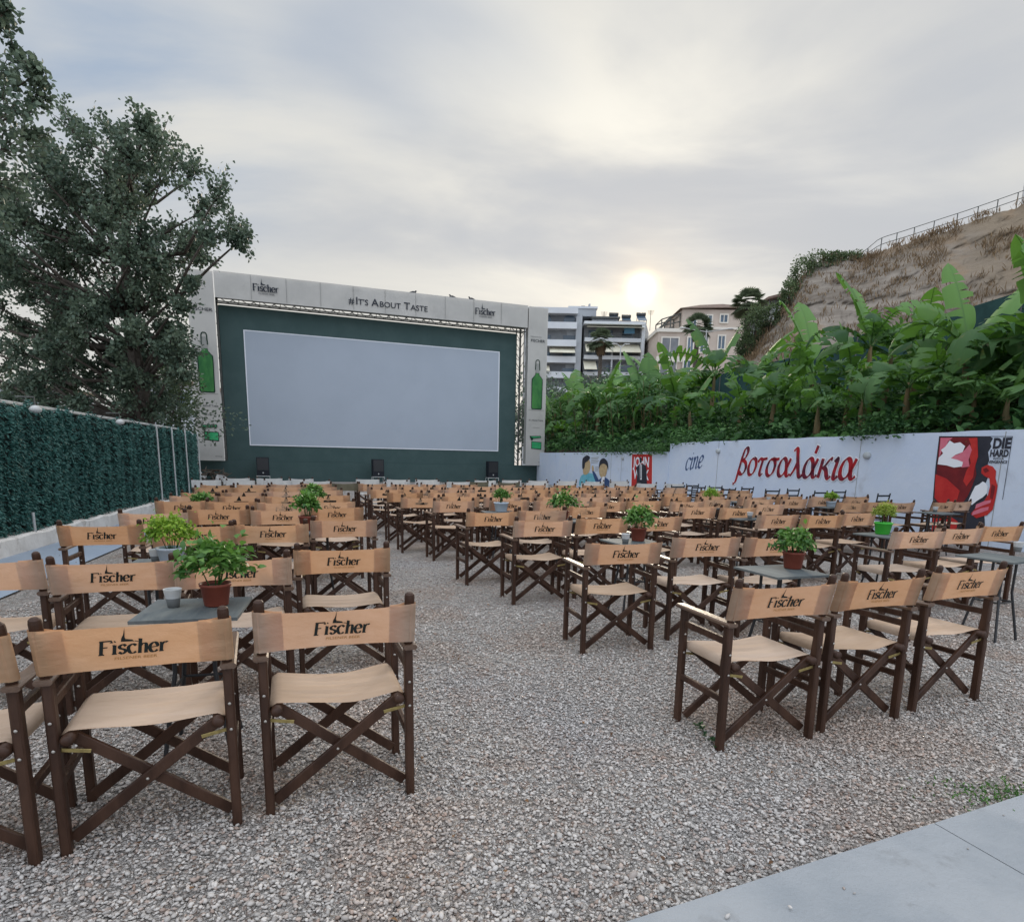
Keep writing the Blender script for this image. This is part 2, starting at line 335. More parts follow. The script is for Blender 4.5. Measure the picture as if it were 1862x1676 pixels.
# ------------------------------------------------------------------ lettering
def catm(p, n=6):
    p = [np.array(q, float) for q in p]
    if len(p) < 3: return p
    out = []
    for i in range(len(p)-1):
        a = p[max(i-1, 0)]; b_ = p[i]; c = p[i+1]; d = p[min(i+2, len(p)-1)]
        for k in range(n):
            t = k/n; out.append(.5*((2*b_)+(c-a)*t+(2*a-5*b_+4*c-d)*t*t+(3*b_-a-3*c+d)*t**3))
    return out+[p[-1]]
GL = {   # pen strokes; x-height 1, ascender 1.5; (advance, [(smooth, pts), ...])
'F': (.98, [(0, [(.25, 0), (.25, 1.42)]), (0, [(.08, 1.40), (.98, 1.40), (.98, 1.18)]), (0, [(.25, .76), (.72, .76)]), (0, [(.06, .02), (.5, .02)])]),
'i': (.46, [(0, [(.22, 0), (.22, .95)]), (0, [(.04, .93), (.22, .95)]), (0, [(.04, .02), (.42, .02)]), (0, [(.18, 1.28), (.27, 1.36)])]),
's': (.68, [(1, [(.58, .80), (.36, .98), (.10, .80), (.16, .58), (.46, .44), (.58, .24), (.34, .0), (.06, .18)])]),
'c': (.72, [(1, [(.64, .80), (.38, .98), (.10, .76), (.06, .44), (.20, .08), (.44, .0), (.66, .16)])]),
'h': (.84, [(0, [(.18, 0), (.18, 1.5)]), (0, [(.02, 1.48), (.18, 1.5)]), (1, [(.18, .72), (.36, .94), (.56, .96), (.66, .76), (.66, 0)]), (0, [(.02, .02), (.34, .02)]), (0, [(.52, .02), (.84, .02)])]),
'e': (.74, [(1, [(.10, .50), (.62, .56), (.58, .86), (.36, .99), (.12, .78), (.06, .44), (.20, .08), (.46, .0), (.68, .18)])]),
'r': (.62, [(0, [(.18, 0), (.18, .94)]), (0, [(.02, .93), (.18, .94)]), (1, [(.18, .66), (.34, .90), (.52, .97), (.60, .88)]), (0, [(.02, .02), (.38, .02)])]),
}
GR = {
'β': (.98, [(1, [(-.32, -.62), (-.18, -.60), (-.02, -.38), (.14, .30), (.32, 1.05), (.50, 1.50), (.74, 1.56), (.82, 1.34), (.66, 1.02), (.44, .86), (.72, .70), (.82, .38), (.66, .08), (.40, -.02), (.20, .12)])]),
'ο': (.84, [(1, [(.48, .96), (.22, .84), (.06, .46), (.14, .08), (.36, -.02), (.62, .14), (.76, .52), (.68, .86), (.48, .96)])]),
'τ': (.80, [(1, [(.02, .72), (.16, .92), (.44, .90), (.84, .96)]), (1, [(.46, .90), (.34, .42), (.30, .12), (.42, -.02), (.60, .10)])]),
'σ': (.98, [(1, [(.50, .92), (.24, .84), (.06, .44), (.14, .06), (.38, -.02), (.64, .16), (.76, .54), (.66, .84), (.50, .92), (.74, .90), (1.06, .94)])]),
'α': (1.02, [(1, [(.98, .96), (.84, .62), (.60, .16), (.34, -.02), (.12, .10), (.06, .46), (.20, .82), (.42, .96), (.62, .82), (.72, .40), (.80, .06), (.96, .02), (1.08, .14)])]),
'λ': (.96, [(1, [(.06, 1.34), (.20, 1.48), (.34, 1.40), (.44, .98), (.62, .36), (.74, .04), (.90, -.02), (1.0, .12)]), (1, [(.48, .78), (.30, .36), (.04, .0)])]),
'κ': (.92, [(1, [(.20, .96), (.14, .50), (.06, -.02)]), (1, [(.88, .94), (.70, .92), (.40, .58), (.16, .46)]), (1, [(.30, .54), (.52, .40), (.66, .08), (.80, -.02), (.94, .10)])]),
'ι': (.42, [(1, [(.06, .80), (.18, .96), (.24, .84), (.14, .30), (.16, .02), (.30, -.02), (.42, .12)])]),
"'": (0., [(0, [(-.38, 1.22), (-.26, 1.62)])]),
'c': (.74, [(1, [(.70, .80), (.48, .97), (.18, .84), (.05, .44), (.14, .06), (.38, -.02), (.64, .14)])]),
'i': (.42, [(1, [(.06, .78), (.18, .95), (.24, .84), (.14, .30), (.16, .02), (.30, -.02), (.42, .12)]), (0, [(.25, 1.28), (.30, 1.36)])]),
'n': (.92, [(1, [(.04, .78), (.16, .95), (.22, .80), (.12, .0)]), (1, [(.16, .40), (.36, .84), (.58, .96), (.68, .78), (.60, .20), (.68, -.02), (.88, .12)])]),
'e': (.80, [(1, [(.10, .44), (.44, .50), (.64, .74), (.50, .97), (.26, .90), (.07, .52), (.14, .08), (.40, -.02), (.68, .18)])]),
}
def pen(mb, fn, text, tab, size, nib, ang, mn, mat, slant=0., lift=0., x0=0., grow=0., track=0.):
    """fn(x, y, lift) -> 3d; broad-pen strokes"""
    na = R(ang); x = x0; k = 0
    for ch in text:
        if ch == ' ': x += .5*size; continue
        adv, st = tab[ch]
        for sm, pts in st:
            p = catm(pts) if sm else [np.array(q, float) for q in pts]
            L = []; Rr = []
            for i, q in enumerate(p):
                d = p[min(i+1, len(p)-1)]-p[max(i-1, 0)]; d = d/(np.linalg.norm(d)+1e-9); nrm = np.array([-d[1], d[0]])
                hw = (mn+nib*abs(d[0]*sin(na)-d[1]*cos(na)))/2+grow
                if grow and i in (0, len(p)-1): q = q+d*(grow*(1 if i else -1))
                L.append(q+nrm*hw); Rr.append(q-nrm*hw)
            tr = lambda q: fn(x+(q[0]+slant*q[1])*size, q[1]*size, lift+.00025*k)
            vs = [tr(q) for q in L]+[tr(q) for q in Rr]; n = len(L)
            mb.add(vs, [(i, i+1, n+i+1, n+i) for i in range(n-1)], mat); k += 1
        x += (adv+track)*size
    return x
def width(text, tab, size, track=0.): return sum((.5 if c == ' ' else tab[c][0]+track) for c in text)*size
def ttext(mb, fn, s, size, mat, bold=0., shear=0., center=False, sx=1., x0=0., y0=0., lift=0.):
    cu = bpy.data.curves.new('t', 'FONT'); cu.body = s; cu.size = size; cu.shear = shear; cu.offset = bold*size; cu.resolution_u = 3
    if center: cu.align_x = 'CENTER'
    o = bpy.data.objects.new('t', cu); COL.objects.link(o)
    dg = bpy.context.evaluated_depsgraph_get(); me = bpy.data.meshes.new_from_object(o.evaluated_get(dg))
    mb.add([fn(x0+v.co.x*sx, y0+v.co.y, lift) for v in me.vertices], [tuple(p.vertices) for p in me.polygons], mat)
    wd = max([v.co.x for v in me.vertices] or [0])*sx
    bpy.data.objects.remove(o); bpy.data.meshes.remove(me); bpy.data.curves.remove(cu); return wd
def brand(mb, fn, size, ink, small=True, slant=.12, lift=.002):
    """spire over the serif word, small line under it; origin at word centre, baseline"""
    wd = width('Fischer', GL, size, .05); x0 = -wd/2
    pen(mb, fn, 'Fischer', GL, size, .20, 8, .09, ink, slant, lift, x0, track=.05)
    c = x0+wd*.36; h = size*1.15; y = size*1.28
    # steeple and roof line
    P = lambda q, l=0: [fn(c+a*h+slant*(y+b_*h), y+b_*h, lift+.0018+l) for a, b_ in q]
    mb.poly(P([(-.20, 0), (.12, 0), (.10, .30), (.05, .36), (.0, 1.3), (-.07, .62), (-.15, .40), (-.18, .30)]), ink)
    mb.poly(P([(.12, 0), (.72, -.03), (.56, .16), (.34, .20), (.11, .24)], .0003), ink)
    mb.poly(P([(.72, -.03), (1.1, -.10), (1.1, -.05), (.74, .05)], .0005), ink)
    if small: ttext(mb, fn, 'PILSENER BEER', size*.42, INK2 if small == 1 else ink, 0, slant, True, 1.22, size*.15, -size*.62, lift)

# ------------------------------------------------------------------ setting: ground
DW = np.array([sin(R(-14.4)), cos(R(-14.4))])                      # direction of hedge fence and mural wall
UA = R(19.); U = np.array([cos(UA), sin(UA)]); Vv = np.array([-sin(UA), cos(UA)])   # frame of the seating
def UV(u, v, z=0.): q = U*u+Vv*v; return np.array([q[0], q[1], z])
PW = UV(12.61, 10.04)[:2]; PF = UV(-3.78, 10.2)[:2]
def gravel_mat(name, attr=False):
    m = bpy.data.materials.new(name); m.use_nodes = True; t = m.node_tree; t.nodes.clear(); q = NB(t)
    geo = q.n('ShaderNodeNewGeometry').outputs['Position']
    if attr:
        r = q.n('ShaderNodeAttribute', attribute_name='tint').outputs['Color']; sp = q.n('ShaderNodeSeparateColor'); q.put(sp.inputs[0], r); r1, r2 = sp.outputs[0], sp.outputs[1]
    else:
        vo = q.n('ShaderNodeTexVoronoi', feature='F1'); q.put(vo.inputs['Vector'], q.scale(geo, (1, 1.0, 1))); vo.inputs['Scale'].default_value = 52
        sp = q.n('ShaderNodeSeparateColor'); q.put(sp.inputs[0], vo.outputs['Color']); r1, r2 = sp.outputs[0], sp.outputs[1]
    cr = q.n('ShaderNodeValToRGB'); q.put(cr.inputs[0], r1); e = cr.color_ramp.elements
    e[0].position = 0; e[0].color = (.24, .22, .20, 1); e[1].position = 1; e[1].color = (.62, .575, .525, 1)
    for p_, c_ in ((.14, (.34, .315, .29)), (.38, (.42, .392, .36)), (.62, (.485, .455, .42)), (.86, (.555, .52, .48))):
        x = e.new(p_); x.color = (*c_, 1)
    col = q.mix(q.m('MULTIPLY', q.ramp(r2, .72, .95), .55), cr.outputs[0], (.34, .22, .16))
    big = q.ramp(q.noise(geo, .9, 5, .6, dist=.8), .47, .66)
    col = q.mix(q.m('MULTIPLY', big, .45), col, q.mix(1., col, (.86, .66, .53), 'MULTIPLY'))
    big2 = q.ramp(q.noise(geo, .45, 3, .5), .5, .66)
    col = q.mix(q.m('MULTIPLY', big2, .4), col, q.mix(1., col, (.86, .93, 1.05), 'MULTIPLY'))
    p = q.n('ShaderNodeBsdfPrincipled'); q.put(p.inputs['Base Color'], col); p.inputs['Roughness'].default_value = .75; p.inputs['Specular IOR Level'].default_value = .3
    if not attr:
        ed = q.n('ShaderNodeTexVoronoi', feature='DISTANCE_TO_EDGE'); q.put(ed.inputs['Vector'], geo); ed.inputs['Scale'].default_value = 52
        bp = q.n('ShaderNodeBump'); bp.inputs['Strength'].default_value = 1.; bp.inputs['Distance'].default_value = .02
        q.put(bp.inputs['Height'], q.m('MULTIPLY', q.ramp(ed.outputs[0], 0., .28), 1.)); q.put(p.inputs['Normal'], bp.outputs[0])
    mo = q.n('ShaderNodeOutputMaterial'); t.links.new(p.outputs[0], mo.inputs[0]); return m
GRV = gravel_mat('gravel_bed'); PEB = gravel_mat('pebble_stone', True)
g = MB(); g.grid(lambda a, c: (-400+800*a, -60+900*c, 0), 8, 8, GRV); tag(g.build('ground'), 'grey and pinkish pebble gravel covering the seating yard', kind='structure')
# loose pebbles close by
def pebbles():
    PS = []; SZ = []
    for y0, y1, dens in ((1.0, 2.6, 4600), (2.6, 4.2, 3900), (4.2, 6.2, 2400), (6.2, 9., 900)):
        x0, x1 = -y1*.86-.3, y1*.86+.3; n = int((x1-x0)*(y1-y0)*dens)
        x = RNG.uniform(x0, x1, n); y = RNG.uniform(y0, y1, n); k = np.abs(x) < y*.86+.3
        x, y = x[k], y[k]; v = -x*sin(UA)+y*cos(UA); u = x*cos(UA)+y*sin(UA)
        slab = (v < 1.46+.082*(u-.3))&(RNG.random(len(u)) > .0035*np.exp((v-1.5)*2.))    # a few stones kicked onto the concrete
        path = (u < -2.62+.19*(v-6.6))&(v > 5.2)&(u < -2.3)
        k = ~slab & ~path & (u < 12.4)
        PS.append(np.c_[x[k], y[k]]); SZ.append(np.full(k.sum(), 1.+.12*(y0 > 4)))
    P = np.concatenate(PS); n = len(P); s0 = np.concatenate(SZ)
    t = (1+sqrt(5))/2
    I = np.array([(-1, t, 0), (1, t, 0), (-1, -t, 0), (1, -t, 0), (0, -1, t), (0, 1, t), (0, -1, -t), (0, 1, -t), (t, 0, -1), (t, 0, 1), (-t, 0, -1), (-t, 0, 1)])/sqrt(1+t*t)
    FI = np.array([(0, 11, 5), (0, 5, 1), (0, 1, 7), (0, 7, 10), (0, 10, 11), (1, 5, 9), (5, 11, 4), (11, 10, 2), (10, 7, 6), (7, 1, 8), (3, 9, 4), (3, 4, 2), (3, 2, 6), (3, 6, 8), (3, 8, 9), (4, 9, 5), (2, 4, 11), (6, 2, 10), (8, 6, 7), (9, 8, 1)])
    a = RNG.lognormal(math.log(.0083), .27, n)*s0; bb = a*RNG.uniform(.42, .8, n); cc = a*RNG.uniform(.35, .6, n)
    th = RNG.uniform(0, 2*pi, n); tl = RNG.normal(0, .3, n)
    X = I[None, :, 0]*a[:, None]*RNG.uniform(.85, 1.15, (n, 12)); Y = I[None, :, 1]*bb[:, None]*RNG.uniform(.85, 1.15, (n, 12)); Z = I[None, :, 2]*cc[:, None]
    Z2 = Z*np.cos(tl)[:, None]+X*np.sin(tl)[:, None]; X = X*np.cos(tl)[:, None]-Z*np.sin(tl)[:, None]
    c, s = np.cos(th)[:, None], np.sin(th)[:, None]
    V = np.stack([P[:, :1]+X*c-Y*s, P[:, 1:]+X*s+Y*c, Z2+(cc*.55+np.abs(RNG.normal(0, .004, n))+.035*((-P[:, 0]*sin(UA)+P[:, 1]*cos(UA)) < 1.46+.082*((P[:, 0]*cos(UA)+P[:, 1]*sin(UA))-.3)))[:, None]], -1)
    Fc = (np.arange(n)*12)[:, None, None]+FI[None]
    tint = np.repeat(RNG.random((n, 3)), 12, 0)
    o = npmesh('gravel', V, Fc.reshape(-1, 3), PEB, tint=tint, smooth=True); tag(o, 'loose rounded grey and beige pebbles over the open aisle', kind='stuff')
pebbles()
# concrete slab, bottom corner
def ss(u, v, z): return tuple(UV(u, v, z))
g = MB()
def slab_piece(u0, u1):
    e = lambda u: 1.50+.082*(u-.3)
    top = [ss(u0, -4, .035), ss(u1, -4, .035), ss(u1, e(u1), .035), ss(u0, e(u0), .035)]; bot = [(p[0], p[1], -.1) for p in top]
    g.add(top+bot, [(0, 1, 2, 3), (0, 4, 5, 1), (1, 5, 6, 2), (2, 6, 7, 3), (3, 7, 4, 0)], SLAB)
slab_piece(-6, 2.43); slab_piece(2.436, 12.)
tag(g.build('terrace_slab'), 'pale concrete slab with a thin crack edging the gravel', kind='structure')
# walkway beside the curb
g = MB()
def fl(s, d, z): q = PF+DW*s+np.array([DW[1], -DW[0]])*d; return (q[0], q[1], z)
N_ = 24; top = []
for i in range(N_+1):
    s = -9+i*24/N_; top.append((s, 0.)); 
def pathw(s): return max(.5, 1.22-.02*(s+4)**1.0) if s > -4 else 1.22
vs = []; fs = []
for i, (s, _) in enumerate(top): vs += [fl(s, 0, .02), fl(s, pathw(s)+.03*sin(s*3.1), .02)]
g.add(vs, [(2*i, 2*i+1, 2*i+3, 2*i+2) for i in range(N_)], CONC)
tag(g.build('walkway'), 'blue grey concrete walkway along the white curb', kind='structure')

# ------------------------------------------------------------------ hedge fence and curb
g = MB()
def curbp(a, c): s = -9+a*22.5; return s
pro = [(0, 0), (0, .235), (-.03, .262), (-.34, .27), (-.34, -.05)]
NS = 90; vs = []
for i in range(NS+1):
    s = -9+22.5*i/NS
    for d, z in pro: j = .012*sin(s*7.3)+.01*sin(s*19); vs.append(fl(s, -.0+d+j*.6, z+(j if z > .1 else 0)))
n_ = len(pro); g.add(vs, [(i*n_+k, i*n_+k+1, (i+1)*n_+k+1, (i+1)*n_+k) for i in range(NS) for k in range(n_-1)], CURB)
tag(g.build('curb_wall', smooth=False), 'low whitewashed curb with chipped dirty edge below the green hedge fence', 'low wall')
fence = thing('hedge_fence', 'tall fence covered in dark green artificial hedge panels', 'fence', (PF[0], PF[1], 0))
def hedge(s0, s1, base, dirv, n, z0, z1, name='hedge_panel', seed=1):
    rng = np.random.default_rng(seed); nd = np.array([dirv[1], -dirv[0]])
    s = rng.uniform(s0, s1, n); z = z0+(z1-z0)*rng.random(n)**.97; z = np.where(z > z1-.15, z+.05*np.sin(s*5)+rng.normal(0, .02, n), z)
    fold = .028*np.sin(s*6.2+2.1*np.sin(s*1.3)+.3*z)+.022*np.sin(s*17+2*np.sin(z*3)+3*np.sin(s*.7))
    P = np.c_[base[0]+dirv[0]*s+nd[0]*(-.12+fold), base[1]+dirv[1]*s+nd[1]*(-.12+fold), z+.03*np.sin(s*13)]
    D = np.c_[rng.normal(0, .55, n)*dirv[0]+nd[0]*.7, rng.normal(0, .55, n)*dirv[1]+nd[1]*.7, rng.normal(-.35, .6, n)]
    V, Fc = leaves(P, D, rdir(n, rng)+np.array([0, 0, 1.]), rng.uniform(.05, .085, n), rng.uniform(.018, .03, n), rng)
    pt = np.array([mnoise.noise(Vector((a_*1.1, z_*1.3, 3.))) for a_, z_ in zip(s, z)]); t = np.clip(.42+.35*pt+rng.normal(0, .22, n), 0, 1)
    npmesh(name, V, Fc, HEDG, fence, np.repeat(t, 6))
hedge(-3.2, 4.2, PF, DW, 26000, .26, 2.12, seed=1); hedge(4.2, 12.4, PF, DW, 17000, .26, 2.1, seed=2)
E1 = PF+DW*12.4; E2 = np.array([-17.1, 34.2]); d2 = (E2-E1)/np.linalg.norm(E2-E1); L2 = float(np.linalg.norm(E2-E1))
hedge(0, L2, E1, d2, 5000, .05, 2.05, seed=3)
g = MB()
def fb(s0, s1, A, dv):
    nd = np.array([dv[1], -dv[0]])
    for s_a, s_b in ((s0, s1),):
        p = A+dv*s_a-nd*.22; q = A+dv*s_b-nd*.22; r = p-nd*.03; t = q-nd*.03
        g.add([(p[0], p[1], .05), (q[0], q[1], .05), (q[0], q[1], 2.1), (p[0], p[1], 2.1), (r[0], r[1], .05), (t[0], t[1], .05), (t[0], t[1], 2.1), (r[0], r[1], 2.1)],
              [(0, 1, 2, 3), (4, 7, 6, 5), (3, 2, 6, 7), (0, 3, 7, 4), (1, 5, 6, 2)], HEDB)
fb(-9, 12.4, PF, DW); fb(0, L2, E1, d2); g.build('hedge_backing', fence)
g = MB(); g.beam(fl(-9, -.17, 2.135), fl(10.6, -.17, 2.135), .07, .05, PALE, (0, 0, 1)); g.build('top_rail', fence)
for s, d in ((-3.9, .02), (1.1, .02), (7.9, .03), (9.3, .03), (10.75, .03), (12.35, .03)):
    g = MB(); g.tube([fl(s, d-.05, .24), fl(s, d-.05, 2.13 if s > 5 else .55)], .02, PALE, 8); g.build('post', fence)
for px, py in ((50, 742), (208, 766)):
    s, z = vpl(px, py, PF, DW); g = MB(); p = Vector(fl(s, .10, z)); k = thing('flood_lamp', 'small white bulb lamp clipped to the '+('wide ' if px < 100 else 'far ')+'stretch of hedge fence rail', 'lamp', p)
    k['label'] = 'white bulb lamp under the hedge fence rail nearest the photographer' if px < 100 else 'white bulb lamp under the hedge fence rail beneath the big tree'
    m_ = MB(); m_.lathe([(.001, .05), (.05, .03), (.085, -.01), (.07, -.05), (.001, -.07)], PALE, tuple(p), 14); m_.build('lamp_shade', k, True)
    m_ = MB(); m_.tube([p+Vector((0, 0, .05)), p+Vector((0, 0, .16)), Vector(fl(s, -.14, z+.16))], .012, STEEL, 6); m_.build('bracket', k)

# ------------------------------------------------------------------ cinema screen
SA = R(22.); SD = np.array([cos(SA), sin(SA)]); SN = np.array([sin(SA), -cos(SA)])   # along the wall / towards the seats
S0 = np.array([1.44, 41.7])
def sp_(s, z, d=0.): q = S0+SD*s+SN*d; return (q[0], q[1], z)
def sbox(mb, s0, s1, z0, z1, d0, d1, mat):
    P = [sp_(s, z, d) for z in (z0, z1) for s, d in ((s0, d0), (s1, d0), (s1, d1), (s0, d1))]
    mb.add(P, [(0, 3, 2, 1), (4, 5, 6, 7), (0, 1, 5, 4), (1, 2, 6, 5), (2, 3, 7, 6), (3, 0, 4, 7)], mat)
scr = thing('cinema_screen', 'huge outdoor cinema screen on a dark green wall framed by beige banners', 'cinema screen', sp_(-9.9, 0, 0))
g = MB(); sbox(g, -18.3, -1.55, 1.10, 9.06, -.5, 0, WGRN); sbox(g, -19.75, .25, 0, 1.097, -.62, .06, WGRN); g.build('wall', scr)
g = MB(); sbox(g, -17.10, -2.73, 2.0, 7.87, .0, .03, SCRN); g.build('projection_screen', scr)
g = MB()
for a in ((-17.16, -2.67, 1.94, 1.997), (-17.16, -2.67, 7.873, 7.92), (-17.16, -17.103, 1.997, 7.873), (-2.727, -2.67, 1.997, 7.873)): sbox(g, *a, .0, .035, MWH)
g.build('screen_border', scr)
def sfn(s0, z0, d): return lambda x, y, l: sp_(s0+x, z0+y, d+l*4)
# top banner with seams
g = MB(); BD = .75
g.grid(lambda a, c: sp_(-18.40+17.25*a, 9.25+1.27*c+.07*a, BD+.015*sin(a*75)*sin(c*3)), 70, 4, BANR); sbox(g, -18.38, -1.17, 9.3, 10.44, BD-.5, BD-.06, BGREY)
for k in range(1, 10): sbox(g, -18.4+17.25*k/10-.008, -18.4+17.25*k/10+.008, 9.3+.07*k/10, 10.5+.07*k/10, BD+.015, BD+.03, BGREY)
for px in (484, 882):
    s, _ = vpl(px, 550, S0+SN*BD, SD); brand(g, sfn(s, 9.76+.03*(px > 600), BD+.04), .235, BINK, 2, .0)
s, _ = vpl(695, 555, S0+SN*BD, SD)
x = -1.82
for t_, sz in (('#', .47), ('I', .54), ("T'S", .41), (' ', .3), ('A', .54), ('BOUT', .41), (' ', .3), ('T', .54), ('ASTE', .41)):
    if t_ == ' ': x += .14; continue
    x += ttext(g, sfn(s, 9.62, BD+.04), t_, sz, BINK, .012, 0, False, 1.08, x, 0)+(.035 if t_ != '#' else .06)
g.build('top_banner', scr)
def bottle(mb, s, z, h, d=.0):
    w_ = h*.125
    f = lambda q, l: [sp_(s+a*w_, z+b_*h, BD+.02+l) for a, b_ in q]
    body = [(-1, .03), (-.9, 0), (.9, 0), (1, .03), (1.03, .55), (1.0, .62), (.42, .70), (.36, .74), (-.36, .74), (-.42, .70), (-1.0, .62), (-1.03, .55)]
    mb.poly(f(body, 0), BBOTD); mb.poly(f([(a*.86, .02+b_*.965) for a, b_ in body], .012), BBOT)
    mb.poly(f([(-.36, .74), (.36, .74), (.26, .86), (.24, .93), (-.24, .93), (-.26, .86)], .006), BGREY)
    for a0, a1 in (((-.40, .80), (-.34, .97)), ((.40, .80), (.34, .97)), ((-.34, .97), (-.18, 1.0)), ((.34, .97), (.18, 1.0)), ((-.18, 1.0), (.18, 1.0))):
        (xa, ya), (xb, yb) = a0, a1; dx_, dy_ = xb-xa, (yb-ya)*h/w_; l = sqrt(dx_*dx_+dy_*dy_)+1e-6; nx, ny = -dy_/l*.07, dx_/l*.07*w_/h
        mb.poly(f([(xa+nx, ya+ny), (xb+nx, yb+ny), (xb-nx, yb-ny), (xa-nx, ya-ny)], .018), BBOTD)
def sideb(s0, s1, zt, px_b, name):
    g = MB(); g.grid(lambda a, c: sp_(s0+(s1-s0)*a, 1.12+(zt-1.12)*c, BD+.012*sin(c*21)), 4, 30, BANR); sbox(g, s0+.03, s1-.03, 1.18, zt-.05, BD-.45, BD-.06, BGREY)
    m_ = (s0+s1)/2
    tw = 1.0 if s0 > -5 else 1.05
    ttext(g, sfn(m_, 8.55, BD+.02), 'FISCHER', .22, BINK, .01, 0, True, tw*1.15)
    sbox(g, s0+.15, s1-.4, 8.84, 8.852, BD+.02, BD+.03, BINK)
    bottle(g, m_+.02, 4.55, 2.95)
    sbox(g, s0+.1, s1-.1, 4.50, 4.52, BD+.02, BD+.026, BGREY)
    ttext(g, sfn(m_, 3.85, BD+.02), "It's About Taste", .15, BINK, 0, 0, True, 1.)
    sbox(g, m_-.2, m_+.25, 3.45, 3.462, BD+.02, BD+.03, BINK)
    # green box with an open lid
    f = lambda q, l=0: [sp_(m_+a, 2.15+b_, BD+.02+l) for a, b_ in q]
    g.poly(f([(-.28, 0), (.42, -.05), (.42, .42), (-.28, .46)]), BBOTD); g.poly(f([(-.24, .04), (.38, -.0), (.38, .38), (-.24, .42)], .01), TEAL)
    g.poly(f([(-.42, .78), (.36, .80), (.38, .68), (-.14, .62), (-.22, .50), (-.30, .52)], .005), BBOTD); g.poly(f([(-.34, .74), (.32, .77), (.33, .71), (-.14, .66)], .012), TEAL)
    ttext(g, sfn(s1-.42, 1.3, BD+.02), 'fischer.gr', .09, BINK)
    g.build(name, scr)
sideb(-19.66, -18.44, 10.47, 366, 'side_banner'); sideb(-1.10, .19, 10.56, 968, 'side_banner')
g = MB()    # truss seen in the gap between wall and banner
for d in (.15, .55):
    g.tube([sp_(-18.4, 9.12, d), sp_(-1.2, 9.12, d)], .035, STEEL, 6); g.tube([sp_(-18.4, 9.42, d), sp_(-1.2, 9.5, d)], .03, STEEL, 6)
for i in range(34):
    a = -18.3+i*.505; g.tube([sp_(a, 9.12, .35), sp_(a+(.5 if i % 2 else -.0), 9.44, .55)], .02, STEEL, 5); g.tube([sp_(a, 9.42, .2), sp_(a+.5, 9.12, .2)], .02, STEEL, 5)
g.build('roof_truss', scr)
for e0, e1 in ((-1.5, -1.16), (-18.42, -18.32)):
    g = MB()
    for s in (e0+.03, e1-.02): g.tube([sp_(s, 1.1, -.25), sp_(s, 9.4, -.25)], .035, STEEL, 6); g.tube([sp_(s, 1.1, .3), sp_(s, 9.4, .3)], .03, STEEL, 6)
    for i in range(14):
        z = 1.2+i*.57; g.tube([sp_(e0, z, .3), sp_(e1, z+.55, .3)], .02, STEEL, 5); g.tube([sp_(e1, z, -.25), sp_(e0, z+.55, -.25)], .02, STEEL, 5); g.tube([sp_(e0, z, .3), sp_(e0, z+.2, -.25)], .018, STEEL, 5)
    g.build('upright_truss', scr)
for px, nm in ((478, 'nearest the hedge fence'), (687, 'in the middle below the screen'), (895, 'nearest the mural wall')):
    s, _ = vpl(px, 850, S0+SN*.9, SD); L_ = sp_(s, 0, .9)
    k = thing('loudspeaker', 'black box loudspeaker at the foot of the screen, '+nm, 'speaker', (L_[0], L_[1], .34), SA, 'loudspeakers below the screen', w=False)
    g = MB(); g.box((-.32, -.22, 0), (.32, .25, .98), SPKM); g.build('cabinet', k)
    g = MB(); g.box((-.28, -.235, .3), (.28, -.223, .94), BLKM); g.build('front_grille', k)
    g = MB(); g.lathe([(.001, 0), (.04, 0)], PALE, (0, 0, 0), 10); o = g.build('badge', k); o.rotation_euler = (R(90), 0, 0); o.location = (0, -.237, .16)
    k = thing('speaker_stand', 'pale low frame stand under the loudspeaker '+nm, 'stand', (L_[0], L_[1], 0), SA, 'stands under the loudspeakers', w=False)
    g = MB()
    for a in (-.33, .33):
        for c_ in (-.26, .24): g.tube([(a, c_, 0), (a, c_, .32)], .018, PALE, 6)
    for c_ in (-.26, .24): g.tube([(-.33, c_, .32), (.33, c_, .32)], .018, PALE, 6)
    for a in (-.33, .33): g.tube([(a, -.26, .32), (a, .24, .32)], .018, PALE, 6)
    g.build('tube_frame', k)
for px, py, fl_ in ((752, 536, 1), (822, 542, -1), (857, 546, -1)):
    s, z = vpl(px, py, S0+SN*(BD-.2), SD); q = sp_(s, 0, BD-.2); zt = 10.47+.07*(s+18.4)/17.25+.0
    g = MB(); g.ell((0, 0, .13), (.15, .075, .075), BIRD); g.ell((.13*fl_, 0, .21), (.05, .04, .045), BIRD, 8, 5)
    g.tube([(.10*fl_, 0, .15), (.13*fl_, 0, .20)], [.05, .03], BIRD, 8); g.tube([(-.10*fl_, 0, .13), (-.27*fl_, 0, .09)], [.05, .02], BIRD, 6); g.tube([(.17*fl_, 0, .21), (.21*fl_, 0, .2)], [.015, .003], BIRD, 5)
    for a in (-.02, .02): g.tube([(0, a, .07), (0, a, 0)], .007, BIRD, 5)
    o = g.build('pigeon', None, True, None); o.location = (q[0], q[1], zt-.02); o.rotation_euler = (0, 0, SA)
    tag(o, {752: 'small dark pigeon alone on the banner edge above the slogan', 822: 'dark pigeon perched between two others on the banner edge', 857: 'dark pigeon on the banner edge nearest the mural wall side'}[px], 'pigeon', 'pigeons on the top banner')

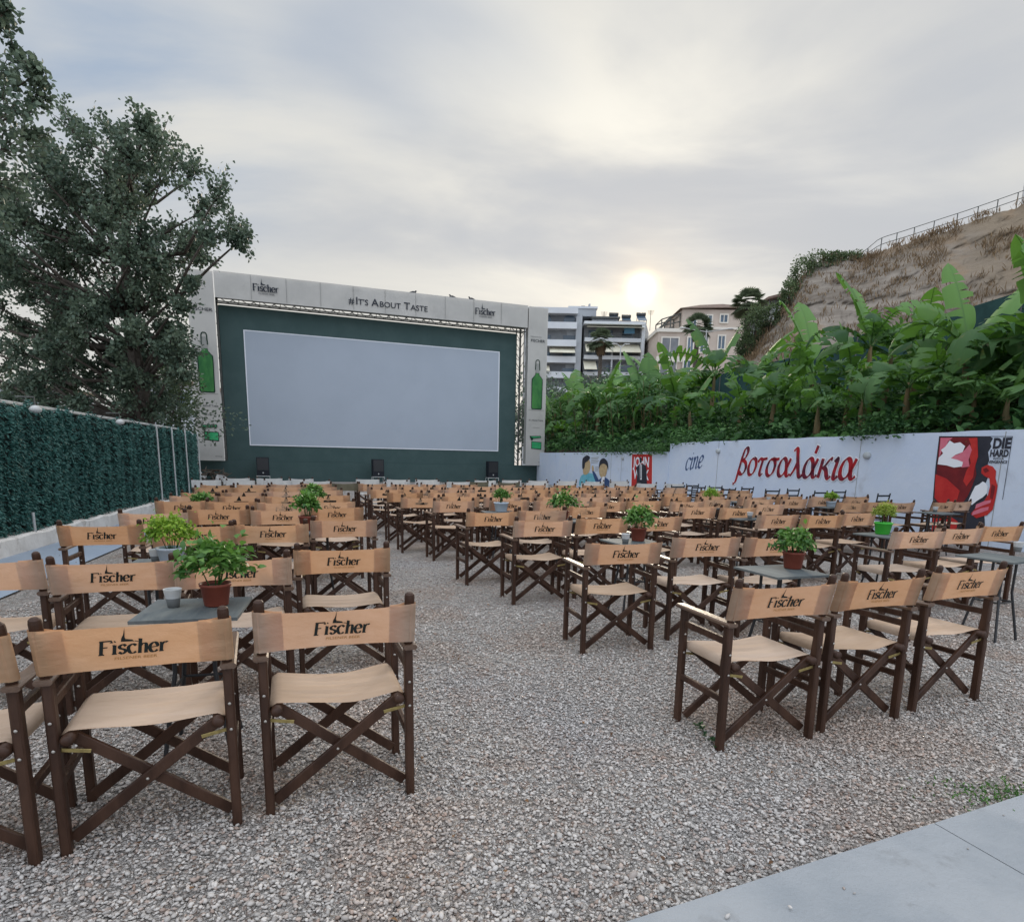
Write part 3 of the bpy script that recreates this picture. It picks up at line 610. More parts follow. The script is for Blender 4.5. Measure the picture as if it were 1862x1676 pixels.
# ------------------------------------------------------------------ mural wall
WN = np.array([-DW[1], DW[0]])          # towards the seats
def wp(s, z, d=0.): q = PW+DW*s+WN*d; return (q[0], q[1], z)
def wbox(mb, s0, s1, z0, z1, d0, d1, mat, dz=0.):
    P = [wp(s, z+(dz if z == z1 else 0)*(s-s0)/(s1-s0), d) for z in (z0, z1) for s, d in ((s0, d0), (s1, d0), (s1, d1), (s0, d1))]
    mb.add(P, [(0, 1, 2, 3), (4, 7, 6, 5), (0, 4, 5, 1), (1, 5, 6, 2), (2, 6, 7, 3), (3, 7, 4, 0)], mat)
ws = lambda px, py=840: vpl(px, py, PW, DW)
wall = thing('mural_wall', 'long white painted wall with murals and red greek lettering', 'wall', (PW[0], PW[1], 0))
S_step = ws(1217)[0]; S_far = ws(977)[0]
g = MB(); sa = -9.
nseg = 40
for i in range(nseg):
    a = sa+(S_step-sa)*i/nseg; c_ = sa+(S_step-sa)*(i+1)/nseg; wbox(g, a, c_, -.1, 2.18+.008*sin(i*2.1), -.28, 0, WALLW, .008*(sin((i+1)*2.1)-sin(i*2.1)))
g.build('tall_wall', wall)
g = MB(); wbox(g, S_step+.003, S_far, -.1, 1.86, -.26, .02, WALLW, .05); g.build('low_wall', wall)
g = MB()
for px in (1305, 1562, 1821): s = ws(px)[0]; wbox(g, s-.006, s+.006, .0, 2.15, .002, .006, BGREY)
for px in (1112, 1131): s = ws(px)[0]; wbox(g, s-.008, s+.008, .0, 1.8, .022, .026, BGREY)
g.build('joint_cable', wall)
for px, py, nm in ((1307, 820, 'beside the blue word on'), (1578, 828, 'past the red lettering on'), (1134, 833, 'beside the red poster on')):
    s, z = ws(px, py); d = .03 if px > 1217 else .05; k = thing('bulkhead_lamp', 'round grey bulkhead lamp '+nm+' the white wall', 'wall lamp', wp(s, z, d), R(14.4), 'lamps on the mural wall')
    g = MB(); m2 = Vector(wp(s, z, d)); vs = []
    wn3 = Vector((WN[0], WN[1], 0)); dw3 = Vector((DW[0], DW[1], 0)); k.rotation_euler = (0, 0, 0)
    for r_, h in ((.085, -.03), (.085, .01), (.07, .035), (.04, .05), (.001, .055)):
        for a in range(14): vs.append(m2+dw3*(r_*1.25*cos(a*2*pi/14))+Vector((0, 0, r_*sin(a*2*pi/14)))+wn3*h)
    g.add(vs, [(i*14+a, i*14+(a+1) % 14, (i+1)*14+(a+1) % 14, (i+1)*14+a) for i in range(4) for a in range(14)], LAMPG); g.build('glass_dome', k, True)
# Greek lettering: x runs towards the camera side (decreasing s)
def wfn(s0, z0, d0=.004): return lambda x, y, l: wp(s0-x, z0+y, d0+l*3)
g = MB()
s0, zb = ws(1340, 868); s1, _ = ws(1560, 866); txt = ['β', 'ο', 'τ', 'σ', 'α', 'λ', 'α', "'", 'κ', 'ι', 'α']; wu = width(txt, GR, 1., .07); size = abs(s0-s1)/(wu+.15); hz = .66
def lfn(sA, zA, hs, d0=.004): return lambda x, y, l: wp(sA-x, zA+y*hs, d0+l*3)
hs = .50/size
sz = size
zbase = ws(1445, 866)[1]
pen(g, lfn(s0, zbase, hs, .003), txt, GR, sz, .20, 35, .075, MWH, .12, 0, 0, grow=.055, track=.07)
pen(g, lfn(s0, zbase, hs, .014), txt, GR, sz, .20, 35, .07, MLET, .12, 0, 0, track=.07)
g.build('red_lettering', wall)
g = MB(); s0, zb = ws(1246, 852); s1, _ = ws(1279, 850); wu = width('cine', GR, 1.); sz = abs(s0-s1)/(wu+.1)
pen(g, lambda x, y, l: wp(s0-x, zb-.04+y*(.40/sz)+x*.10, .006+l*3), 'cine', GR, sz, .14, 35, .05, MBLUE, .2); g.build('blue_lettering', wall)
def wpoly(mb, pts, mat, l):      # pts in photo pixels projected to the wall plane
    P = [];
    for px, py in pts: s, z = ws(px, py); P.append(wp(s, max(z, .01), l))
    mb.poly(P, mat)
def wsm(mb, pts, mat, l):       # the same with a rounded brush outline
    n = len(pts); A = [np.array(p, float) for p in pts]; out = []
    for i in range(n):
        a, b_, c, d = A[i-1], A[i], A[(i+1) % n], A[(i+2) % n]
        for k in range(4):
            t = k/4; out.append(tuple(.5*((2*b_)+(c-a)*t+(2*a-5*b_+4*c-d)*t*t+(3*b_-a-3*c+d)*t**3)))
    wpoly(mb, out, mat, l)
# large poster: generic abstract head-and-hand shapes in red, pink and black
g = MB()
wpoly(g, [(1708, 793), (1800, 793), (1806, 797), (1801, 806), (1803, 812), (1797, 822), (1799, 835), (1795, 850), (1799, 862), (1792, 880), (1796, 905), (1790, 930), (1792, 975), (1693, 975), (1697, 900), (1701, 850)], NAVY, .004)
wpoly(g, [(1710, 795), (1776, 795), (1779, 820), (1774, 846), (1776, 862), (1768, 884), (1760, 902), (1748, 918), (1734, 926), (1716, 928), (1704, 915), (1699, 890), (1703, 850)], DRED, .007)
wpoly(g, [(1711, 796), (1733, 796), (1724, 803), (1722, 814), (1712, 822), (1708, 834)], PINK, .010)
wpoly(g, [(1762, 797), (1778, 796), (1779, 830), (1773, 850), (1770, 868), (1758, 884), (1752, 874), (1758, 856), (1766, 842), (1762, 820), (1766, 808)], RED, .010)
wpoly(g, [(1724, 831), (1744, 826), (1755, 818), (1764, 808), (1768, 818), (1762, 836), (1764, 848), (1750, 850), (1738, 842), (1726, 840)], PINK, .012)
wpoly(g, [(1728, 801), (1736, 806), (1747, 804), (1756, 811), (1751, 822), (1738, 827), (1730, 833), (1742, 836), (1752, 840), (1750, 848), (1736, 850), (1722, 846), (1706, 844), (1708, 832), (1716, 824), (1712, 818), (1720, 812)], MWH, .014)
wpoly(g, [(1702, 862), (1722, 870), (1746, 892), (1740, 912), (1716, 922), (1700, 905)], RED, .011)
wpoly(g, [(1698, 930), (1712, 940), (1728, 938), (1742, 948), (1738, 975), (1694, 975)], RED, .009); wpoly(g, [(1706, 946), (1716, 944), (1714, 972), (1704, 970)], DRED, .012)
wpoly(g, [(1786, 850), (1796, 845), (1806, 848), (1812, 856), (1811, 870), (1815, 884), (1811, 906), (1806, 926), (1796, 936), (1776, 942), (1766, 934), (1776, 922), (1788, 914), (1797, 900), (1801, 884), (1800, 870), (1792, 866), (1785, 860)], RED, .011)
wpoly(g, [(1788, 853), (1795, 850), (1800, 856), (1792, 860)], DRED, .013); wpoly(g, [(1804, 880), (1811, 884), (1806, 908), (1801, 905)], DRED, .013)
wpoly(g, [(1776, 917), (1790, 911), (1803, 909), (1802, 914), (1788, 919), (1774, 925)], PINK, .014); wpoly(g, [(1770, 930), (1784, 924), (1799, 921), (1798, 927), (1784, 932), (1768, 937)], PINK, .014)
wpoly(g, [(1774, 884), (1782, 880), (1788, 875), (1793, 878), (1797, 884), (1796, 896), (1788, 904), (1778, 910), (1768, 918), (1762, 910), (1768, 896)], MWH, .013)
for a in ([(1708, 793), (1842, 793), (1842, 794), (1708, 794)], [(1841, 794), (1842, 794), (1824, 908), (1823, 908)], [(1708, 794), (1709, 794), (1694, 975), (1693, 975)]): wpoly(g, a, NAVY, .008)
def mtext(mb, s, pxl, pxr, pyb, pyt, mat, bold=.03, l=.012):
    sA, zA = ws(pxl, pyb); sB, _ = ws(pxr, pyb); zT = ws(pxl, pyt)[1]; h = (zT-zA)/.70
    cu = MB(); wd = ttext(cu, lambda x, y, q: (x, y, 0), s, h, mat, bold); k = abs(sA-sB)/wd
    mb.add([wp(sA-v[0]*k, zA+v[1], l) for v in cu.v], cu.f, mat)
mtext(g, 'DIE', 1805, 1838, 815, 797, NAVY, .045); mtext(g, 'HARD', 1800, 1834, 830, 818, NAVY, .04); mtext(g, 'WITH A', 1806, 1826, 835.5, 832, NAVY, .02); mtext(g, 'VENGEANCE', 1798, 1832, 842, 837, NAVY, .03)
g.build('red_mural', wall)
g = MB()       # red poster with a suited figure
wpoly(g, [(1149, 825), (1188, 825), (1188, 886), (1147, 886)], MWH, .024); wpoly(g, [(1150.5, 826), (1187, 826), (1186.5, 886), (1149, 886)], RED, .028)
mtext(g, 'JOHN', 1153, 1181, 848, 831, MWH, .03, .032); mtext(g, 'WICK', 1153, 1181, 870, 853, MWH, .03, .032)
wpoly(g, [(1166, 884), (1158, 886), (1160, 862), (1158, 850), (1163, 845), (1170, 843), (1175, 846), (1177, 852), (1178, 886)], NAVY, .036)
wpoly(g, [(1164.5, 833), (1166, 831), (1168.5, 833), (1168.5, 840), (1166.5, 842), (1164.5, 840)], NAVY, .038)
wpoly(g, [(1165, 845), (1168.5, 845), (1168.5, 872), (1165.5, 872)], MWH, .040); wpoly(g, [(1166.3, 846), (1167.4, 846), (1167.4, 870), (1166.3, 870)], NAVY, .043)
g.build('red_poster', wall)
g = MB()       # two half-length painted figures
wsm(g, [(1056, 886), (1056, 868), (1064, 861), (1074, 860), (1080, 864), (1084, 886)], MTEAL, .024)
wsm(g, [(1062, 862), (1061, 846), (1064, 836), (1070, 834), (1074, 840), (1074, 852), (1070, 861)], SKIN, .028)
wsm(g, [(1060, 852), (1060, 836), (1064, 830), (1070, 828), (1074, 832), (1070, 838), (1065, 842), (1064, 850)], NAVY, .032)
wsm(g, [(1078, 858), (1077, 848), (1080, 847), (1081, 856)], SKIN, .028)
wsm(g, [(1082, 886), (1082, 878), (1090, 872), (1096, 868), (1102, 868), (1109, 874), (1112, 886)], MBLUE, .028)
wsm(g, [(1078, 858), (1082, 858), (1090, 874), (1086, 880)], MBLUE, .030)
wsm(g, [(1091, 862), (1091, 846), (1098, 840), (1105, 846), (1104, 860), (1100, 868), (1095, 868)], SKIN, .032)
wsm(g, [(1090, 852), (1092, 838), (1099, 833), (1106, 840), (1107, 854), (1104, 846), (1098, 843), (1093, 846)], NAVY, .036)
wsm(g, [(1096, 868), (1101, 868), (1097, 884), (1093, 884)], MWH, .036)
for i in range(4): wpoly(g, [(1076, 832+i*3), (1090-2*(i % 2), 831+i*3), (1090-2*(i % 2), 832.2+i*3), (1076, 833.2+i*3)], BGREY, .026)
for i in range(3): wpoly(g, [(1083, 849+i*3), (1089, 848.6+i*3), (1089, 849.8+i*3), (1083, 850.2+i*3)], BGREY, .026)
g.build('painted_figures', wall)
#@@PART2
# ------------------------------------------------------------------ director's chairs
VAR = [0]
def back_y(x, z):                        # rear face of the leaning back cloth
    t = (z-.69)/.17; sag = max(0., 1-(x/.25)**2)
    A = (.010, .022, .002, -.008)[VAR[0]]; return -.223-.045*(z-.66)/.2+A*sag*(.6+.4*sin(t*3))+.0018*sin(x*(30+9*VAR[0])+t*4+VAR[0])*sag
def canvas_back(cm, lod, inkm=INK, gold=1):
    g = MB(); VZ = (.010, .017, .005, .013)[VAR[0]]; top = lambda x: .862-VZ*max(0, 1-(x/.27)**2); bot = lambda x: .692+.006*max(0, 1-(x/.27)**2)
    nx = 20 if lod == 0 else 8
    def rear(a, c):
        x = -.27+.54*a; z = bot(x)+(top(x)-bot(x))*c; return (x, back_y(x, z)-.002*sin(x*40+c*2), z)
    g.grid(rear, nx, 4 if lod == 0 else 1, cm)
    for sg in (-1, 1):                       # sleeve round the post and the hem in front
        ang = [0, .5, 1, 1.5, 2, 2.5, pi]
        if lod: ang = [0, 1.2, pi]
        def sl(a, c, sg=sg, ang=ang):
            t = ang[int(round(a*(len(ang)-1)))]; x = .262+.024*sin(t); z = bot(.27)+(top(.27)-bot(.27))*c; return (sg*x, back_y(.27, z)+.027-.027*cos(t)+.0, z)
        g.grid(sl, len(ang)-1, 2 if lod == 0 else 1, cm)
        def hem(a, c, sg=sg):
            x = .262-.075*a; z = bot(.27)+.002+(top(.27)-bot(.27)-.004)*c; return (sg*x, back_y(.27, z)+.054-(.032+.012*a)*min(1, a*1.6), z)
        g.grid(hem, 4 if lod == 0 else 1, 1, cm)
    if inkm:
        ox = (0, .012, -.010, .004)[VAR[0]]; oz = (.752, .748, .755, .750)[VAR[0]]; f = lambda x, y, l: (x+ox, back_y(x+ox, oz+y)-.0035-l, oz+y)
        if lod < 2: brand(g, f, .0365, inkm, 1 if lod == 0 else 0, .14, 0.)
        else:
            g.poly([f(-.085, -.004, 0), f(.085, -.004, 0), f(.095, .03, 0), f(-.06, .034, 0), f(-.08, .032, 0)], inkm)
            g.poly([f(-.05, .04, 0), f(.01, .04, 0), f(-.015, .11, 0)], inkm)
    return g
def seat_mesh(cm, lod):
    g = MB()
    def st(a, c):
        y = -.195+.39*c; k = a*2-1
        if abs(k) > .86: t = (abs(k)-.86)/.14; ang = t*2.4; x = .222+.026*sin(ang); z = .444+.026*cos(ang)
        else: x = .222*abs(k)/.86; z = .470-(.013, .024, .008, .018)[VAR[0]]*(1-(k/.86)**2)
        e = .0085*max(0, sin(c*(20, 16, 24, 18)[VAR[0]]+(3.5, -2.5, 1.5, 4.5)[VAR[0]]*a+1.2*sin(a*4)+VAR[0]))**2+.003*sin(c*44+6*a+1); sag = max(0, 1-(k/.86)**2)
        return (math.copysign(x, k), y+(.006*sin(a*9) if c in (0, 1) else 0), z+e*sag)
    g.grid(st, 28 if lod == 0 else 10, 30 if lod == 0 else 4, cm); return g
def chair(lod, cm=CANV, sm=SEATC, inkm=INK, wd=WOOD, label=''):
    t = thing('directors_chair', label, 'chair', w=False)
    parts = {}
    def P(name): return MB()
    LX = .262
    def leg(sx, sy):
        g = MB()
        if sy > 0: g.beam((sx*LX, .2, 0), (sx*LX, .2, .655), .032, .042, wd)
        else: g.beam((sx*LX, -.2, 0), (sx*LX, -.192, .655), .032, .046, wd)
        for z in ((.41, .515) if lod == 0 else ()): g.ell((sx*LX, sy*.2-.0235 if sy < 0 else .2-.0215, z), (.006, .003, .006), BOLT, 8, 4)
        return g
    def post(sx):
        g = MB(); g.beam((sx*(LX-.001), -.176, .40), (sx*(LX-.0), -.196, .66), .028, .036, wd); g.tube([(sx*LX, -.196, .655), (sx*LX, -.245, .885), (sx*LX, -.2475, .898), (sx*LX, -.2485, .905)], [.017, .019, .017, .010], wd, 10 if lod == 0 else 6); return g
    def arm(sx):
        g = MB(); g.beam((sx*(LX+.004), -.232, .668), (sx*(LX+.004), .245, .668), .052, .022, ARMW, (0, 0, 1), .3); return g
    def rail(sx, z, h, m=wd): g = MB(); g.beam((sx*LX, -.185, z), (sx*LX, .185, z), .022, h, m, (0, 0, 1)); return g
    def srail(sx): g = MB(); g.tube([(sx*.222, -.232, .444), (sx*.222, -.225, .444), (sx*.222, .225, .444), (sx*.222, .232, .444)], [.014, .021, .021, .014], wd, 10 if lod == 0 else 6); return g
    def brace(sx, y): g = MB(); g.beam((sx*.245, y, .035), (-sx*.225, y, .425), .022, .042, wd, (0, 1, 0)); return g
    def brace(sx, y):
        g = MB(); g.beam((sx*.245, y, .045), (-sx*.222, y, .44), .042, .020, wd, (0, 1, 0), .15)
        if lod == 0: g.ell((.011*sx, y+(-.012 if y < 0 else .012), .243), (.006, .004, .006), BOLT, 8, 4)
        return g
    def strap(sx, y): g = MB(); g.beam((sx*.262, y, .405), (sx*.165, y, .385), .014, .004, BRASS, (0, 1, 0)); return g
    if lod == 0:
        for sx in (-1, 1):
            for sy in (-1, 1): leg(sx, sy).build('leg', t)
            post(sx).build('back_post', t); arm(sx).build('armrest', t)
            rail(sx, .575, .036).build('side_rail', t); rail(sx, .27, .034).build('side_rail', t); srail(sx).build('seat_rail', t, True)
            brace(sx, -.158 if sx > 0 else -.182).build('cross_brace', t); brace(sx, .182 if sx > 0 else .158).build('cross_brace', t)
            strap(sx, -.196).build('brass_strap', t); strap(sx, .198).build('brass_strap', t)
    else:
        def merge(lst, name):
            g = MB()
            for q in lst:
                o = len(g.v); g.v += q.v
                for f, k in zip(q.f, q.m): g.f.append(tuple(o+i for i in f)); g.m.append(g.mi(q.mats[k]))
            return g.build(name, t)
        L = [[leg(sx, 1), leg(sx, -1), post(sx), rail(sx, .575, .036), rail(sx, .27, .034), srail(sx)] for sx in (-1, 1)]
        X = [brace(1, -.158), brace(-1, -.182), brace(1, .182), brace(-1, .158)]
        if lod == 1:
            for k, sx in enumerate((-1, 1)): merge(L[k], 'side_frame'); arm(sx).build('armrest', t)
            merge(X, 'cross_brace')
        else: merge(L[0]+L[1]+[arm(-1), arm(1)]+X, 'frame')
    seat_mesh(sm, lod).build('seat', t, True)
    o = canvas_back(cm, lod, inkm).build('backrest', t, False)
    me = o.data; ink = set(i for i, m in enumerate(me.materials) if m in (INK, INK2, inkm))
    me.polygons.foreach_set('use_smooth', [p.material_index not in ink for p in me.polygons])
    return t
PROTO = {}; CNT = [0]
def put_chair(kind, u, v, ang, label, group):
    CNT[0] += 1; VAR[0] = CNT[0] % 4; kind = (*kind, VAR[0])
    if kind not in PROTO:
        k, l, _v = kind
        PROTO[kind] = {'tan': lambda: chair(l), 'white': lambda: chair(l, WHC, WHC, None), 'olive': lambda: chair(l, OLC, OLC, None)}[k]()
        o = PROTO[kind]; new = o
    else: new = dup(PROTO[kind], (0, 0, 0), 0)
    q = UV(u, v); new.location = (q[0], q[1], 0); new.rotation_euler = (0, 0, R(ang)); new.scale = (1.10+random.uniform(-.012, .012), 1.0, 1.01+random.uniform(-.008, .008)); new['label'] = label; new['group'] = group; return new
ORD = ['first', 'second', 'third', 'fourth', 'fifth', 'sixth', 'seventh', 'eighth', 'ninth', 'tenth', 'eleventh', 'twelfth', 'thirteenth', 'fourteenth', 'fifteenth']
# (u, v of the back, degrees) measured near rows, left of the aisle from the aisle outwards
LB = [[(.14, 2.56, 19.5), (-.575, 2.51, 22), (-1.23, 2.46, 19)],
      [(.29, 4.30, 18.5), (-.36, 3.93, 22), (-.97, 3.97, 21), (-1.66, 4.12, 20)],
      [(.43, 6.22, 21), (-.21, 5.90, 19), (-.82, 5.85, 21), (-1.52, 6.01, 18)],
      [(.45, 7.74, 22), (-.16, 7.52, 21), (-.78, 7.56, 18), (-1.38, 7.29, 21)],
      [(.46, 8.87, 21), (-.14, 8.64, 18), (-.75, 8.77, 18), (-1.36, 9.0, 21)],
      [(.51, 10.22, 19), (-.12, 10.1, 20), (-.74, 10.0, 21), (-1.36, 9.98, 22)],
      [(.50, 11.7, 20), (-.13, 11.5, 19), (-.75, 11.1, 21), (-1.34, 10.9, 18)],
      [(.48, 13.0, 21), (-.15, 12.8, 19), (-.76, 12.6, 20), (-1.38, 12.5, 23)],
      [(.46, 14.3, 19), (-.16, 14.1, 21), (-.78, 13.9, 19), (-1.42, 13.7, 20)]]
RB = [[(2.33, 2.51, 18), (3.02, 2.56, 21), (3.80, 2.64, 22)],
      [(2.36, 4.21, 15), (3.22, 4.38, 15), (3.86, 4.30, 15), (5.68, 4.46, 15), (6.44, 4.63, 17), (7.13, 4.69, 15)],
      [(2.38, 5.95, 18), (3.10, 6.08, 21), (3.86, 6.20, 20), (5.56, 6.25, 21), (6.17, 6.15, 16), (6.90, 6.33, 21)],
      [(2.16, 7.05, 21), (2.82, 7.10, 17), (3.75, 7.85, 20), (5.32, 7.55, 21), (5.90, 7.42, 19), (6.86, 7.94, 19), (8.79, 8.2, 17), (9.42, 8.25, 18), (9.98, 8.28, 17), (10.75, 8.1, 24), (11.4, 8.3, 20)],
      [(2.15, 8.91, 22), (3.02, 8.95, 19), (3.70, 8.92, 19), (4.55, 8.75, 18), (5.20, 8.8, 20), (5.95, 8.75, 20), (6.75, 9.1, 18), (7.75, 9.2, 18), (8.45, 9.15, 21), (9.25, 9.3, 18), (10.0, 9.25, 20), (11.1, 9.4, 17)]]
for v, us in ((9.85, (1.86, 2.55, 3.25, 4.1, 4.85, 5.65, 6.45, 7.3, 8.1, 8.9, 9.8, 10.6, 11.5)), (11.0, (1.80, 2.5, 3.15, 3.9, 4.8, 5.5, 6.3, 7.1, 8.0, 8.8, 9.6, 10.5, 11.3)), (12.2, (1.72, 2.45, 3.1, 3.95, 4.7, 5.5, 6.35, 7.1, 8.0, 8.9, 9.7, 10.5, 11.4)),
              (13.4, (1.70, 2.4, 3.1, 3.9, 4.6, 5.4, 6.2, 7.2, 8.0, 8.8, 9.7, 10.6)), (14.5, (1.62, 2.35, 3.0, 3.8, 4.7, 5.5, 6.3, 7.1, 8.0, 8.9, 9.8))):
    RB.append([(u+random.uniform(-.05, .05), v+random.uniform(-.10, .10), 19+random.uniform(-3, 3)) for u in us])
ENV = [(900, 0), (1000, 878), (1077, 880), (1190, 885), (1240, 888), (1330, 891), (1440, 898), (1550, 903), (1655, 912), (1700, 910), (1790, 920), (1862, 923), (3000, 923)]
def proj(P):
    P = np.array(P, float)-np.array([0, 0, CH]); f = P[1]*cos(TH)-P[2]*sin(TH); u_ = P[1]*sin(TH)+P[2]*cos(TH); x = P[0]/f*F_; y = -u_/f*F_
    return _c*x-_s*y+CX, _s*x+_c*y+CY
def keep(c):        # the far rows thin out towards the wall
    x, y = proj(UV(c[0], c[1], .86)); return y > np.interp(x, [e[0] for e in ENV], [e[1] for e in ENV])-1
RB = RB[:4]+[[c for c in row if keep(c)] for row in RB[4:]]
for side, B in (('hedge', LB), ('mural wall', RB)):
    for r, row in enumerate(B):
        for c, (u, v, a) in enumerate(row):
            lod = 0 if (r < 3 or (r == 3 and side == 'hedge')) and v < 7.9 else (1 if v < 9.4 else 2)
            extra = {('hedge', 0, 0): 'front row tan canvas chair beside the aisle, closest chair left of the gravel aisle',
                     ('hedge', 0, 1): 'closest tan canvas chair showing both back posts, one in from the aisle, hedge side',
                     ('hedge', 0, 2): 'cut-off tan canvas chair at the photo edge in the closest row',
                     ('mural wall', 0, 0): 'tan canvas chair at the aisle end of the closest trio, weed at its foot',
                     ('mural wall', 0, 1): 'middle tan canvas chair of the closest trio on the mural wall side',
                     ('mural wall', 0, 2): 'tan canvas chair at the outer end of the closest trio, mural wall side'}.get((side, r, c))
            lab = extra or f'tan canvas chair, {ORD[c]} from the aisle in the {ORD[r]} row, {side} side'
            sd = back = .23
            put_chair(('tan', lod), u, v+.24, a, lab, 'tan canvas directors chairs facing the screen')
k = 0
for v, us in ((16.3, (-1.9, -1.2, -.35, .5, 2.4, 3.2, 4.0, 6.2, 7.0, 7.8, 8.7, 9.6, 10.4)), (17.8, (-1.4, -.6, .2, 1.9, 2.7, 3.5, 5.2, 6.0, 6.8, 7.7, 8.6, 9.5))):
    rowi = ['nearer', 'farther'][v > 17]
    for c, u in enumerate(us):
        put_chair(('white', 2), u, v+random.uniform(-.12, .12), 19+random.uniform(-6, 6), f'white canvas chair, {ORD[c]} from the hedge fence in the {rowi} white row', 'white canvas chairs nearest the screen')
for i, (u, v, lab) in enumerate(((1.05, 14.9, 'olive canvas chair alone at the far end of the gravel aisle'), (4.6, 16.6, 'first of two olive brown canvas chairs among the white row'), (5.35, 16.2, 'second of two olive brown canvas chairs among the white row'))):
    put_chair(('olive', 2), u, v, 21, lab, 'olive canvas chairs')

# ------------------------------------------------------------------ black ladder-back chairs along the wall
def ladder():
    t = thing('ladderback_chair', '', 'chair', w=False)
    for sx in (-1, 1):
        g = MB(); g.tube([(sx*.17, .18, 0), (sx*.17, .18, .44)], .016, BLKW, 7); g.build('leg', t)
        g = MB(); g.tube([(sx*.165, -.17, 0), (sx*.17, -.175, .45), (sx*.19, -.235, .90)], [.016, .018, .015], BLKW, 7); g.build('leg', t)
    for z, dy in ((.60, -.195), (.72, -.212), (.845, -.228)):
        g = MB(); g.grid(lambda a, c: (-.18+.36*a, dy-.012*sin(pi*a)+.0, z-.018+.036*c), 6, 1, BLKW); g.grid(lambda a, c: (.18-.36*a, dy-.012*sin(pi*a)+.012, z-.018+.036*c), 6, 1, BLKW); g.build('slat', t)
    g = MB(); g.box((-.19, -.18, .43), (.19, .2, .455), BLKW); g.build('seat', t)
    g = MB()
    for z in (.16, .30):
        for sx in (-1, 1): g.tube([(sx*.168, -.17, z), (sx*.17, .18, z)], .010, BLKW, 6)
    g.tube([(-.17, .18, .25), (.17, .18, .25)], .010, BLKW, 6); g.tube([(-.165, -.17, .25), (.165, -.17, .25)], .010, BLKW, 6); g.build('stretcher', t); return t
LD = [(1224, 882), (1251, 880), (1262, 883), (1292, 883), (1315, 886.5), (1348, 885), (1394, 889), (1430, 888), (1478, 892), (1513, 891), (1590, 897), (1628, 895.5), (1757, 902)]
pr = ladder()
for i, (px, py) in enumerate(LD):
    q = G(px, py, .885); o = pr if i == 0 else dup(pr, (0, 0, 0), 0)
    o.location = (q[0], q[1], 0); o.rotation_euler = (0, 0, R(UA*0+19+random.uniform(-5, 5)))
    o['label'] = f'black wooden ladder-back chair, {ORD[i]} along the white wall counting from the screen' if px < 1700 else 'black wooden ladder-back chair standing in front of the red mural'
    o['group'] = 'black chairs along the mural wall'

# ------------------------------------------------------------------ tables, pots, cups
def table():
    t = thing('bistro_table', '', 'table', w=False); g = MB()
    a = .23; g.beam((0, -a, .712), (0, a, .712), 2*a, .016, TTOP, (0, 0, 1), .05); g.build('tabletop', t)
    g = MB(); g.box((-.16, -.16, .690), (.16, .16, .7035), BLKM); g.build('underframe', t)
    for sx in (-1, 1):
        for sy in (-1, 1):
            g = MB(); g.tube([(sx*.09, sy*.09, .69), (sx*.09, sy*.09, .42), (sx*.15, sy*.15, 0)], .011, BLKM, 7); g.build('leg', t)
    g = MB(); r_ = .10
    for (a1, b1), (a2, b2) in (((-1, -1), (1, -1)), ((1, -1), (1, 1)), ((1, 1), (-1, 1)), ((-1, 1), (-1, -1))): g.tube([(a1*r_, b1*r_, .34), (a2*r_, b2*r_, .34)], .008, BLKM, 6)
    g.build('stretcher', t); return t
TB = [((355, 1105), 14, 'beneath the brown pot in the closest hedge side row'), ((1420, 1037), 19, 'beneath the brown pot behind the closest chair trio'), ((1818, 1013), 24, 'at the photo edge beside the outer chair of the trio'),
      ((300, 1024), 15, 'carrying the pale pot with bright green basil'), ((1150, 984), 20, 'beneath the brown pot and cup near the aisle'), ((1610, 972), 24, 'beneath the bright green pot'),
      ((578, 965), 18, 'beneath the brown pot in the third hedge side row'), ((1350, 941), 19, 'holding a lone clear cup between tan chairs'), ((1075, 912), 20, 'empty among the middle rows past the aisle'),
      ((1350, 912), 18, 'holding a small cup in front of the ladder-back chairs'), ((1503, 921), 22, 'beneath the pale pot before the white wall'), ((1705, 932), 22, 'holding a cup in front of the red mural'),
      ((910, 931), 16, 'beneath the pale blue tapered pot'), ((1025, 945), 16, 'beneath the bushy brown pot in the fourth row'), ((368, 923), 12, 'with a low plant among the hedge side rows'), ((1290, 922), 14, 'beneath the round bright basil near the wall')]
pt = table(); TP = []
for i, ((px, py), a, lab) in enumerate(TB):
    q = G(px, py, .72); o = pt if i == 0 else dup(pt, (0, 0, 0), 0); o.location = (q[0], q[1], 0); o.rotation_euler = (0, 0, R(a)); o['label'] = 'small square grey table '+lab; o['group'] = 'small square tables between the chairs'; TP.append(q)
